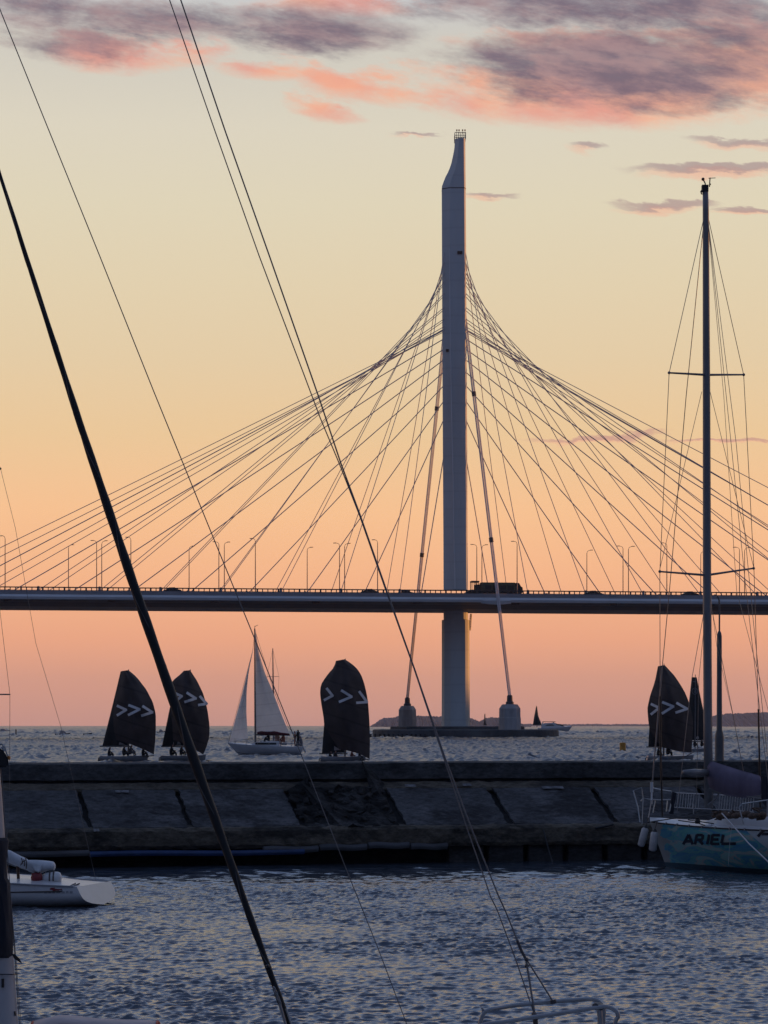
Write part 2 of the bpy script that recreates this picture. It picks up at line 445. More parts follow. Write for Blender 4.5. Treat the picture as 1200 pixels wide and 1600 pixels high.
tcw = t.nodes.new('ShaderNodeTexCoord'); dp_ = t.nodes.new('ShaderNodeVectorMath'); dp_.operation = 'DOT_PRODUCT'
t.links.new(tcw.outputs['Object'], dp_.inputs[0]); dp_.inputs[1].default_value = (math.sin(WALL_PHI), -math.cos(WALL_PHI), 0)
mr = t.nodes.new('ShaderNodeMapRange'); mr.interpolation_type = 'SMOOTHSTEP'; t.links.new(dp_.outputs['Value'], mr.inputs[0])
d0 = WY*math.cos(WALL_PHI); mr.inputs[1].default_value = -d0 + 4.5; mr.inputs[2].default_value = -d0 + 10.5; mr.inputs[3].default_value = .05; mr.inputs[4].default_value = HARB_ROUGH
t.links.new(mr.outputs[0], b.inputs['Roughness'])
sheet('harbour_water', X2, Y2, Z2, hwm, 'rippled dark harbour water inside the breakwater')
# open sea: from behind the wall to the horizon
u = ucols(.19, 420, [.21, .24, .28, .34, .42, .55, .8, 1.2])
yy = [75, 100, 130, 150]
while yy[-1] < 8000: yy.append(yy[-1]*(1.0021 if yy[-1] < 900 else 1.006))
yy = np.array(yy); YY, UU = np.meshgrid(yy, u, indexing='ij'); XX = UU * YY
amp = (1 + .18*mod_noise(XX, YY, .05, 9)).clip(.5, 1.4)
cs = comps(56, .6, 4.2, SEA_SLOPE, math.radians(215), .6, 8)
fade = np.clip((2600 - YY)/1800, .12, 1)
X2, Y2, Z2 = displace(XX, YY, cs, amp*fade)
cs2 = comps(24, 5, 14, .22, math.radians(235), .5, 21)
x3, y3, z3 = displace(XX, YY, cs2, amp*np.clip((YY - 350)/500, 0, 1)*np.clip((4500 - YY)/2500, .5, 1))
X2, Y2, Z2 = np.clip(X2 + x3 - XX, -2800, 2800), Y2 + y3 - YY, Z2 + z3
sheet('sea', X2, Y2, Z2, water_mat('sea_water', [(.55, SEA_B1, (1, 1.5, 1)), (2.2, SEA_B2, (1, 1.3, 1))], base=(.030,.042,.062), rough=SEA_ROUGH, ior=1.5), 'choppy slate blue sea beyond the breakwater')

# ------------------------------------------------------------------ air
if HAZE > 0:
    hb = MB().box((-3000, -80, -6), (3000, 8300, 175))
    hm = bpy.data.materials.new('haze_air'); hm.use_nodes = True; t = hm.node_tree; t.nodes.remove(t.nodes['Principled BSDF'])
    pv = t.nodes.new('ShaderNodeVolumePrincipled'); pv.inputs['Density'].default_value = HAZE; pv.inputs['Color'].default_value = (.74, .83, 1.0, 1)
    t.links.new(pv.outputs['Volume'], t.nodes['Material Output'].inputs['Volume'])
    ho = hb.build('haze', hm); tag(ho, kind='stuff', label='thin evening haze over the water')

# ------------------------------------------------------------------ far hills
def hill(label, prof, Y, depth, seed):
    r = random.Random(seed); mb = MB(); rows = []
    n = 220; x0, x1 = prof[0][0], prof[-1][0]
    xs = [x0 + (x1 - x0)*i/n for i in range(n + 1)]
    top = [np.interp(x, [p[0] for p in prof], [p[1] for p in prof]) for x in xs]
    for j, fr in enumerate((0, .25, .5, .75, 1, .8, .45, 0)):
        row = []
        for x, y in zip(xs, top):
            h = (HOR - y)/F*Y + 3
            z = -2 if fr == 0 else h*fr + r.uniform(-1, 1)*(1.6 if fr < 1 else 1.1)
            row.append(P(x, 0, Y)*1.0); row[-1].z = z; row[-1].y = Y + depth*j/7 + r.uniform(-12, 12)
        rows.append(row)
    mb.grid(rows)
    o = mb.build('hill', M['hill'], smooth=False); tag(o, label, None, None, 'structure'); return o
hill('low wooded island hill on the horizon behind the pylon foot', [(578,1134),(585,1130),(592,1125),(600,1121),(612,1121),(625,1118),(640,1118),(655,1117),(680,1118),(700,1119),(735,1119),(748,1123),(758,1127),(764,1123),(775,1120),(790,1121),(802,1124),(814,1128),(826,1131),(834,1134)], 3600, 350, 1)
hill('long flat dark shore on the horizon right of the pylon', [(800,1133),(820,1131.2),(850,1130.6),(880,1131.5),(910,1131.5),(940,1131),(960,1131.6),(985,1131.3),(1010,1131.5),(1040,1131.6),(1090,1131.6),(1110,1133)], 6200, 300, 2)
hill('wooded headland on the horizon at the right edge', [(1092,1133),(1098,1130),(1104,1125),(1112,1122),(1125,1119),(1140,1118),(1152,1116),(1165,1114),(1180,1113.5),(1200,1113),(1240,1111),(1300,1109),(1380,1112),(1450,1120),(1500,1134)], 4200, 400, 3)

# wooded shore to the right of the picture, between the low sun and the water
r = random.Random(8); rows = []
for j, (d, k) in enumerate(((0, 0), (12, .8), (40, 1), (110, .9), (160, 0))):
    row = []
    for i in range(140):
        a = i/139; x = 640 + 420*a + d; y = 60 + 1500*a - d*.6
        row.append(Vector((x + r.uniform(-4, 4), y + r.uniform(-4, 4), -2 if k == 0 else 25*k + r.uniform(-2.5, 2.5))))
    rows.append(row)
sh = MB().grid(rows).build('shore', M['hill']); tag(sh, 'wooded shore beyond the right edge of the picture', None, None, 'structure')

# ------------------------------------------------------------------ the bridge
BTH = math.radians(7.5); BE = Vector((math.cos(BTH), math.sin(BTH), 0)); BN = Vector((-math.sin(BTH), math.cos(BTH), 0))
B0 = Vector(((711.5 - 600)/F*560, 560, 0))
BP = lambda t, w, z: B0 + BE*t + BN*w + Vector((0, 0, z))
zp = lambda py, Y=560: H + (HOR - py)/F*Y
bridge = empty('cable_stayed_bridge', B0, 0, 'grey cable stayed bridge with one tall pylon crossing the bay behind the sails', 'bridge')

def t_of(px, w):
    """distance along the axis at which offset w shows at picture column px"""
    k = (px - 600)/F; o = B0 + BN*w
    return (k*o.y - o.x)/(BE.x - k*BE.y)

# deck with its edge box, sloping webs and flat soffit
T0, T1 = -330, 420
def sweep(prof, t0, t1, n=26):
    mb = MB(); mb.loft([[BP(t0 + (t1 - t0)*i/n, w, z) for w, z in prof] for i in range(n + 1)])
    return mb
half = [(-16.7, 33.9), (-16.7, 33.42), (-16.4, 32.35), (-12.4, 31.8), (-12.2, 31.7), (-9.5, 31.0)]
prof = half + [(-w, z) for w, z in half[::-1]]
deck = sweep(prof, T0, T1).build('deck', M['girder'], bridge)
for s in (-1, 1):
    pr = [(s*16.72, 33.45), (s*17.05, 33.38), (s*17.3, 32.9), (s*17.1, 32.35), (s*16.42, 32.28)]
    sweep(pr, T0, T1).build('fascia', M['fascia'], bridge)
    pr = [(s*16.72, 34.38), (s*16.72, 33.47), (s*16.5, 33.47), (s*16.5, 34.38)]
    sweep(pr, T0, T1).build('kerb_beam', M['deck'], bridge)
    rl = MB(); w = s*16.6
    for z0, z1, hw in ((34.98, 35.24, .12), (34.40, 34.5, .08)):
        rl.loft([[BP(T0 + (T1-T0)*i/20, w + a, z) for a, z in ((-hw, z0), (hw, z0), (hw, z1), (-hw, z1))] for i in range(21)])
    t = T0
    while t < T1:
        k = .11 if int((t - T0)/1.25) % 4 else .2
        a = [BP(t - k, w - .07, 34.36), BP(t + k, w - .07, 34.36), BP(t + k, w + .07, 34.36), BP(t - k, w + .07, 34.36)]
        rl.loft([a, [p + Vector((0, 0, .7)) for p in a]]); t += 1.25
    rl.build('railing', M['railing'], bridge)
    # little drain boxes under the fascia
    for i in range(9):
        a = BP(T0 + 24*(i + 8) + 6, s*15.6, 32.1); MB().box((-.9, -.3, -.35), (.9, .3, .2), Matrix.Translation(a) @ Matrix.Rotation(BTH, 4, 'Z')).build('drain_outlet', M['railing'], bridge)

# pylon : faceted shaft with a scooped spire
def ring(x0, x1, z, xc=None, d=2.5, dx=0.0):
    """cross-section between offsets x0..x1, front facets meeting at xc"""
    wd = x1 - x0; xc = x0 + wd*.36 if xc is None else xc
    pts = [(x0, -.5*d), (xc, -d), (x1 - .4, -d), (x1, -d*.6), (x1, d*.8), (x1 - .7, d), (x0 + .8, d), (x0, d*.6)]
    return [B0 + Vector((a, b, z)) for a, b in pts]
X = lambda px: (px - 711.5)/F*558
rings = []
for l, r, py, c in ((693.2,730.6,922,711),(693.0,730.4,860,709.5),(692.4,730,760,708),(691.8,729.4,650,705.5),(691.2,728.8,540,703.5),(690.8,728.2,420,702.5),(690.4,727.4,310,702),(690.3,727.4,293,702),
                  (693,727.3,285.5,704.5),(696,727.2,278,707),(699.5,727.1,271.5,709.8),(702.5,727,264.5,712),(705,727,257,713.6),(707,726.9,248,714.8),(708.8,726.8,239,715.6),(710.2,726.8,230,716.4),(710.8,726.7,219.5,716.8)):
    rings.append(ring(X(l), X(r), zp(py), X(c)))
pyl = MB().loft(rings).build('pylon', M['pylon'], bridge)
rr = []
for l, r, py in ((693.4,730.6,938),(693.4,731.2,968.5),(690.6,733.4,969),(690.6,733.6,1000),(690.6,733.8,1060),(690.4,734.2,1142)):
    a, b = X(l), X(r); d = 3.6
    pts = [(a, -.1), (a + .5, -2.4), (a + 2.0, -d), (b - 1.15, -d), (b - .5, -2.7), (b, -.6), (b, 2.4), (b - 1.6, d), (a + 1.6, d), (a, 2.4)]
    rr.append([B0 + Vector((p, q, zp(py))) for p, q in pts])
shaft = MB().loft(rr).build('pylon_shaft', M['pylon'], bridge)
sm = MB()
for px, py in ((712.6, 905), (710.5, 760), (706.5, 600), (704.6, 470), (702.5, 395)): pass
sm.tube([B0 + Vector((X(c) - .05, -2.58, zp(py))) for c, py in ((711,921),(709.5,860),(708,760),(705.5,650),(703.5,540),(702.5,420),(702.2,392))], .13, 6)
sm.build('facet_edge_line', M['fascia'], pyl)  # added pale tube tracing the light line where the front facets meet
for py in (297,): 
    z = zp(py); MB().loft([[p + (p - (B0 + Vector((0,0,z))))*.012 for p in ring(X(690.4), X(727.6), z + dz, X(702))] for dz in (-.12, .12)]).build('joint_band', M['girder'], pyl)
for px, py, s in ((698.5, 550, .35), (718, 398, .6)): MB().box((X(px) - s, -2.75 if px > 704 else -2.3, zp(py) - .35), (X(px) + s, -2.2, zp(py) + .35), Matrix.Translation(B0)).build('service_hatch', M['black'], pyl)
# crown railing with its small lamps
cr = MB()
zt = zp(219.5); x0, x1 = X(710.4), X(727.2)
for x in np.linspace(x0, x1, 7):
    for y in (-2.3, 2.3): cr.tube([B0 + Vector((x, y, zt - .1)), B0 + Vector((x, y, zt + 1.35))], .07, 5)
for y in (-1, 0.2, 1.2):
    for x in (x0, x1): cr.tube([B0 + Vector((x, y, zt - .1)), B0 + Vector((x, y, zt + 1.35))], .07, 5)
for z in (zt + .7, zt + 1.4): cr.tube([B0 + Vector((a, b, z)) for a, b in ((x0,-2.3),(x1,-2.3),(x1,2.3),(x0,2.3),(x0,-2.3))], .08, 5)
cr.build('crown_railing', M['lamp'], pyl)
for px in (713.5, 717, 722.5, 726.3):
    lm = MB(); a = B0 + Vector((X(px), -1.5, zt + 1.3)); lm.tube([a, a + Vector((0, 0, .75))], .05, 5); lm.ball(a + Vector((0, 0, .85)), .2, 6)
    lm.build('warning_lamp', M['redcan'], pyl)

# stay cables: two harps that end on the deck edges, and a middle fan
def stay(p, q, r, name='stay_cable', m='cable', sag=.006, par=None):
    n = 8; d = (q - p).length
    pts = [p.lerp(q, i/n) - Vector((0, 0, sag*d*4*(i/n)*(1 - i/n)*.25)) for i in range(n + 1)]
    MB().tube(pts, r, 6).build(name, M[m], par or bridge)
A_py = [709, 654.5, 626, 602, 581, 562, 545.5, 529.5, 516]
B_py = [397, 412, 428, 442, 460, 482, 500, 512, 516.5]
for s in (-1, 1):
    for k in range(9):
        ta = 8.6 + 14.25*k; tb = 15.6 + 14.25*k
        xe = X(692) + .3 if s < 0 else X(729) - .3
        stay(B0 + Vector((xe, -.3, zp(A_py[k]))), BP(s*ta, 0, 34.6), .12)
        for w in (-13, 13):
            stay(B0 + Vector((xe, w/13*1.7, zp(B_py[k]))), BP(s*tb, w, 34.6), .088)
for s in (-1, 1):
    for k in range(9):
        for t, w in ((8.6 + 14.25*k, 0), (15.6 + 14.25*k, -13), (15.6 + 14.25*k, 13)):
            b = BP(s*t, w, 34.1); MB().lathe([(.45, 0), (.4, .5), (.25, 1.5)], b, 8).build('stay_anchor', M['deck'], bridge)

# concrete island, anchor blocks and the strands that tie the pylon to them
isl = []
cx = (729 - 600)/F*545; 
def iring(z, g):
    pts = []
    for i in range(40):
        a = 2*math.pi*i/40; c, s_ = math.cos(a), math.sin(a)
        ex = (22.6 + g)*math.copysign(abs(c)**.5, c); ey = (33 + g)*math.copysign(abs(s_)**.5, s_)
        pts.append(Vector((cx + ex, 563 + ey, z)))
    return pts
isl = MB().loft([iring(-2, .2), iring(.25, .2), iring(.3, 0), iring(1.75, -.05), iring(1.95, -.4), iring(1.95, -4)]).build('pier_base', M['island'], bridge)
st = MB().loft([[B0 + Vector((a, b, z)) for a, b in ((-12-g, -7-g), (13+g, -7-g), (17+g, 0), (13+g, 9), (-12-g, 9), (-16-g, 0))] for z, g in ((1.9, 0), (2.5, 0), (2.7, -.3))]).build('upper_step', M['island'], isl)
for i in range(-3, 36):
    x = cx - 22 + i*1.05
    if i < 12: MB().box((x, 563 - 33.45, .1), (x + .45, 563 - 32.9, .95)).build('fender_timber', M['rubber'], isl)
for px, py0, Y, w in ((636.5, 1103, 585, 13.6), (796.5, 1100.5, 538, 16.2)):
    c = P(px, 0, Y); c.z = 0; zt = zp(py0, Y); hw = w/F*Y; zb = 1.8
    rg = []
    for z, k in ((zb, 1.05), (zt - 3.2, 1.03), (zt - 3.1, 1.0), (zt - 1.0, .99), (zt - .1, .74), (zt, .70), (zt + .02, .45)):
        rg.append([c + Vector((hw*k*a, hw*1.2*k*b, z)) for a, b in ((-1,-.55),(-.55,-1),(.55,-1),(1,-.55),(1,.55),(.55,1),(-.55,1),(-1,.55))])
    blk = MB().loft(rg).build('anchor_block', M['block'], bridge, bevel=.04)
    MB().lathe([(.95, zt - .2), (.95, zt + .5), (.7, zt + .7), (.65, zt + 1.9), (.45, zt + 2.2)], c, 12).build('anchor_collar', M['clamp'], blk)
    top = B0 + Vector((math.copysign(2.2, px - 711), 1.0 if px < 711 else -1.0, zp(492)))
    bot = c + Vector((0, 0, zt + 1.9)); ax = (bot - top).normalized()
    sx = Vector((1, 0, 0)); sy = ax.cross(sx).normalized()
    for a, b in ((-.36, .1), (-.12, -.22), (.12, .22), (.36, -.1)):
        o_ = sx*a + sy*b; stay(top + o_, bot + o_*.8, .10, 'tie_down_strand', 'bundle', 0)
    for fr in ((.235, .615) if px < 711 else (.215, .6)):
        q = top.lerp(bot, fr); MB().tube([q - ax*.5, q + ax*.5], .55, 10).build('cable_clamp', M['clamp'], bridge)
# the deck bulges where the near strands pass
bl = MB(); tb = t_of(775.5, -17)
bl.loft([[BP(tb + t, -16.9 - e, z) for z, e in ((33.4, .1), (33.3, .3 + d), (32.7, .5 + d), (32.0 - d*.5, .2 + d), (32.0 - d*.5, -.3))] for t, d in ((-3.6, -.15), (-1.8, .25), (0, .45), (1.8, .25), (3.6, -.15))])
bl.build('cable_saddle', M['fascia'], bridge)
sc = MB()                                        # ladder down the shaft, right of it
for px in (734.4, 736.3): sc.tube([P(px + .8, 959, 560), P(px, 968, 560), P(px - 1, 985, 560)], .12, 5)
for y in (963, 967, 971, 975, 979): sc.tube([P(733.8, y, 560), P(736.5, y, 560)], .07, 5)
sc.build('access_ladder', M['lamp'], bridge)

# ------------------------------------------------------------------ street lamps along the bridge
def lamp_post(h, dirv):
    o = empty('street_lamp')
    MB().tube([(0,0,0), (0,0,h*.5), (0,0,h - .7)], [.13, .11, .085], 6).build('pole', M['lamp'], o, world=False)
    d = Vector(dirv); a = Vector((0, 0, h - .7))
    MB().tube([a, a + d*.15 + Vector((0,0,.4)), a + d*.5 + Vector((0,0,.62)), a + d*.95 + Vector((0,0,.7))], .06, 5).build('arm', M['lamp'], o, world=False)
    q = a + d*1.25 + Vector((0, 0, .72)); sx = d.normalized()
    R = Matrix.Translation(q) @ sx.to_track_quat('X', 'Z').to_matrix().to_4x4()
    MB().box((-.42, -.16, -.07), (.42, .16, .09), R).build('lamp_head', M['lamp'], o, world=False, bevel=.03)
    return o
rows = [('near', -15.6, 13.0, (-.8, .6, 0), [8, 204.5, 399, 590, 808, 1042]),
        ('far', 15.6, 13.4, (.9, -.43, 0), [107, 295.5, 480, 917, 1095]),
        ('mid', -.9, 13.3, (-.9, .43, 0), [151, 342, 530.5, 745, 973.5, 1155.5]),
        ('mid', .9, 13.3, (.9, -.43, 0), [159, 350.5, 538.5, 753, 982, 1163.5])]
near_txt = ['first lamp from the left end of the near railing', 'lamp just behind the thick black stay', 'lamp left of the white sails, near railing', 'lamp between the thin wires left of the pylon', 'lamp rising behind the olive truck', 'lamp near the right hand spreader, near railing']
far_txt = ['leftmost lamp that bends to the right', 'lamp above the dark car on the left, bending right', 'lone lamp left of the pylon bending right', 'lone lamp between the truck and the yacht mast', 'lamp hidden half behind the yacht mast']
mid1 = ['left lamp of the pair nearest the left edge', 'left lamp of the pair above the second black sail', 'left lamp of the pair above the third black sail', 'left lamp of the pair beside the pylon', 'left lamp of the pair left of the yacht mast', 'left lamp of the pair right of the yacht mast']
texts = [near_txt, far_txt, mid1, [s.replace('left lamp', 'right lamp') for s in mid1]]
for (nm, w, h, dv, pxs), tx in zip(rows, texts):
    proto = None
    for px, s in zip(pxs, tx):
        o = lamp_post(h, dv) if proto is None else copy_tree(proto)
        proto = proto or o
        o.location = BP(t_of(px, w), w, 34.1)
        tag(o, s + ' on the bridge', 'street lamp', 'street lamps on the bridge')

# ------------------------------------------------------------------ vehicles on the bridge
def on_deck(o, px, w): o.location = BP(t_of(px, w), w, 34.1); o.rotation_euler = (0, 0, BTH)
tr = empty('truck'); tag(tr, 'dark olive truck with a long box body beside the pylon on the bridge', 'truck'); on_deck(tr, 776, -13.2)
loc = dict(parent=tr, world=False)
MB().box((-4.0, -1.25, 1.0), (4.4, 1.25, 3.15)).build('box_body', M['truck'], bevel=.12, **loc)
pn = MB()
for x in (-3.0, -1.2, .6, 2.4): pn.box((x, -1.29, 1.35), (x + 1.5, -1.252, 2.45))
pn.build('side_panel', mat('dark_panel', (.02, .028, .02), .5, .3, 2), **loc)
MB().loft([[(x, y, z) for y, z in ((-1.2, .7), (1.2, .7), (1.2, zt), (-1.2, zt))] for x, zt in ((4.45, 3.1), (5.3, 3.05), (5.75, 2.2), (6.15, 2.0), (6.2, .8))]).build('cab', M['black'], bevel=.08, **loc)
MB().box((5.35, -1.5, 1.6), (5.6, -1.22, 2.3)).build('mirror', M['black'], **loc)
fr = MB()
for x in (-6.2, -5.3, -4.6): fr.tube([(x, -1.1, .9), (x, -1.1, 3.25)], .1, 5); fr.tube([(x, 1.1, .9), (x, 1.1, 3.25)], .1, 5)
fr.box((-6.3, -1.2, 3.15), (-4.4, 1.2, 3.5)); fr.box((-6.4, -1.2, .8), (-4.0, 1.2, 1.25)); fr.box((-5.2, -1.1, 1.2), (-4.2, 1.1, 2.6))
fr.build('rear_frame', M['black'], **loc)
MB().box((-6.3, -.5, .55), (6.0, .5, .95)).build('chassis', M['black'], **loc)
for x in (-5.2, -3.9, 3.2, 5.2):
    for y in (-1.15, 1.15):
        MB().tube([(x, y - .16, .5), (x, y + .16, .5)], .5, 14).build('wheel', M['rubber'], **loc)
def car():
    o = empty('parked_car' if False else 'car')
    prof = [(-2.1,.35),(-2.15,.75),(-1.6,.9),(-.95,1.38),(.45,1.42),(1.1,.98),(2.0,.8),(2.1,.35)]
    MB().loft([[(x, y*k, z) for x, z in prof] for y, k in ((-.85,1),(-.8,1.02),(.8,1.02),(.85,1))]).build('body', M['carpaint'], o, world=False, bevel=.05)
    MB().loft([[(x, y, z) for x, z in ((-1.35,.92),(-.9,1.3),(.4,1.33),(.9,.98))] for y in (-.875, -.86)]).build('side_window', M['darkglass'], o, world=False)
    for x in (-1.3, 1.3):
        for y in (-.78, .78): MB().tube([(x, y - .1, .32), (x, y + .1, .32)], .32, 12).build('wheel', M['rubber'], o, world=False)
    return o
c0 = None
for px, w, s in ((740, -13.0, 'dark car following right behind the olive truck'), (270, -13, 'dark car on the left part of the bridge near the thick stay'),
                 (578, -13, 'dark car left of the pylon behind the railing'), (634, -9, 'dark car closest to the left side of the pylon'), (927, -13, 'dark car on the bridge left of the yacht mast'), (1078, -13, 'dark car on the bridge just left of the yacht mast')):
    o = car() if c0 is None else copy_tree(c0); c0 = c0 or o
    on_deck(o, px, w); tag(o, s, 'car', 'cars crossing the bridge')

# ------------------------------------------------------------------ hulls, sails, people
class Hull:
    def __init__(s, L, B, bow, mid, stern, draft=.35, rake=.5, trake=-.15, sw=.75, full=2.0, sp=3.0):
        s.__dict__.update(L=L, B=B, bow=bow, mid=mid, stern=stern, draft=draft, rake=rake, trake=trake, sw=sw, full=full, sp=sp)
    def beam(s, t):
        if t < .42: f = s.sw + (1 - s.sw)*math.sin(math.pi/2*t/.42)
        else: f = max(0.0, 1 - ((t - .42)/.58)**s.full)
        return s.B/2*f
    def sheer(s, t):
        a, b, c = s.stern, s.mid, s.bow
        return a*(1 - t)*(1 - 2*t) + b*4*t*(1 - t) + c*t*(2*t - 1)
    def pt(s, t, h, side=1):
        t = min(1.0, max(0.0, t)); h = min(1.0, max(0.0, h))
        zt = s.sheer(t)
        zk = -s.draft*(1 - max(0, (t - .6)/.4)**2.5) + .12*max(0, (.25 - t)/.25)**2
        b = s.beam(t); p = s.sp + (1.2 - s.sp)*t
        y = b*(1 - (1 - h)**p)
        x = t*s.L - s.rake*(1 - h)*t**5 - s.trake*(1 - h)*(1 - t)**6
        return Vector((x, side*y, zk + (zt - zk)*h))
    def build(s, root, m, dm=None, name='hull', n=26, k=10, deck=True):
        mb = MB(); rings = []
        for i in range(n + 1):
            t = i/n
            rings.append([s.pt(t, 1 - j/k, 1) for j in range(k + 1)] + [s.pt(t, j/k, -1) for j in range(1, k + 1)])
        mb.loft(rings, close=False)
        mb.add([p for p in rings[0]], [tuple(range(len(rings[0])))])
        h = mb.build(name, m, root, smooth=True, world=False, auto=.6)
        if deck:
            G = []
            for i in range(n + 1):
                a = s.pt(i/n, 1, 1); G.append([Vector((a.x, a.y*q*.985, a.z - .015 + .05*s.B*(1 - q*q)*min(1, i/n/.15))) for q in (-1, -.5, 0, .5, 1)])
            MB().grid(G).build('deck', dm or m, root, smooth=True, world=False)
        return h

def inv2d(fn, tx, ty, u=.5, v=.5):
    """surface parameters whose picture position is (tx, ty)"""
    pr = lambda q: (600 + q.x/q.y*F, HOR - (q.z - H)/q.y*F)
    for _ in range(30):
        a = pr(fn(u, v)); e = (tx - a[0], ty - a[1])
        if abs(e[0]) + abs(e[1]) < .02: break
        d = 1e-3; bu = pr(fn(u + d, v)); bv = pr(fn(u, v + d))
        j = ((bu[0]-a[0])/d, (bv[0]-a[0])/d, (bu[1]-a[1])/d, (bv[1]-a[1])/d)
        det = j[0]*j[3] - j[1]*j[2]
        if abs(det) < 1e-6: break
        du = (e[0]*j[3] - e[1]*j[1])/det; dv = (j[0]*e[1] - j[2]*e[0])/det
        u += max(-.2, min(.2, du)); v += max(-.2, min(.2, dv))
    return u, v

def strip_on(fn, a, b, w, off, n=6, w2=None, mb=None):
    """a band of width w (picture pixels) from a to b laid on the surface fn"""
    mb = mb or MB(); a = Vector(a).to_2d() if len(a) > 2 else Vector(a); b = Vector(b)
    d = (b - a).normalized(); nn = Vector((-d.y, d.x)); rows = []
    for i in range(n + 1):
        c = a.lerp(b, i/n); row = []
        for sgn in (-.5, .5):
            q = c + nn*w*sgn; u, v = inv2d(fn, q.x, q.y); p = fn(u, v)
            row.append(p + (Vector((0, 0, H)) - p).normalized()*off)
        rows.append(row)
    mb.grid(rows); return mb

def poly_at(pts, t):
    n = len(pts) - 1; x = t*n; i = min(int(x), n - 1)
    if i < 0: i = 0
    # smooth Catmull-Rom
    p0 = Vector(pts[max(i-1, 0)]); p1 = Vector(pts[i]); p2 = Vector(pts[i+1]); p3 = Vector(pts[min(i+2, n)])
    f = x - i
    return .5*((2*p1) + (-p0 + p2)*f + (2*p0 - 5*p1 + 4*p2 - p3)*f*f + (-p0 + 3*p1 - 3*p2 + p3)*f**3)

def resample(pts, n=14):
    ls = [0]
    for a, b in zip(pts, pts[1:]): ls.append(ls[-1] + (Vector(a) - Vector(b)).length)
    out = []
    for k in range(n + 1):
        d = ls[-1]*k/n; i = max(j for j in range(len(ls)) if ls[j] <= d + 1e-9); i = min(i, len(pts) - 2)
        f = (d - ls[i])/max(1e-9, ls[i+1] - ls[i]); out.append(tuple(Vector(pts[i]).lerp(Vector(pts[i+1]), f)))
    return out

def sail(name, left, right, Y, belly, m, parent, slant=0.0, foot=0.0, head=0.0, nu=14, nv=22, seams=True, thick=0.0):
    l = resample(left); r = resample(right)
    def fn(u, v):
        a = poly_at(l, v); b = poly_at(r, v); c = a.lerp(b, u)
        y = c.y + foot*(max(0, v)**5)*4*u*(1 - u) - head*(1 - v)**6*4*u*(1 - u)
        dep = -belly*math.sin(math.pi*min(1, max(0, u)))*math.sin(math.pi*(.12 + .8*min(1, max(0, v)))) + slant*(u - .5)
        uu = min(1, max(0, u)); dep += belly*math.sin(math.pi*uu)*(.10*math.sin(9*u + 6*v + left[0][0]) + .06*math.sin(17*u - 11*v + left[0][0]*3) + .03*math.sin(5*u + 26*v))
        return P(c.x, y, Y + dep)
    G = [[fn(i/nu, j/nv) for i in range(nu + 1)] for j in range(nv + 1)]
    o = MB().grid(G).build(name, m, parent, smooth=True, thick=thick)
    return o, fn

def chevron(fn, U_, T, L_, parent, w=4.0, m='mark'):
    mb = MB(); T = Vector(T)
    strip_on(fn, U_, T + (T - Vector(U_)).normalized()*1.2, w, .09, mb=mb)
    strip_on(fn, L_, T + (T - Vector(L_)).normalized()*1.2, w, .10, mb=mb)
    mb.build('arrow_mark', M[m], parent)

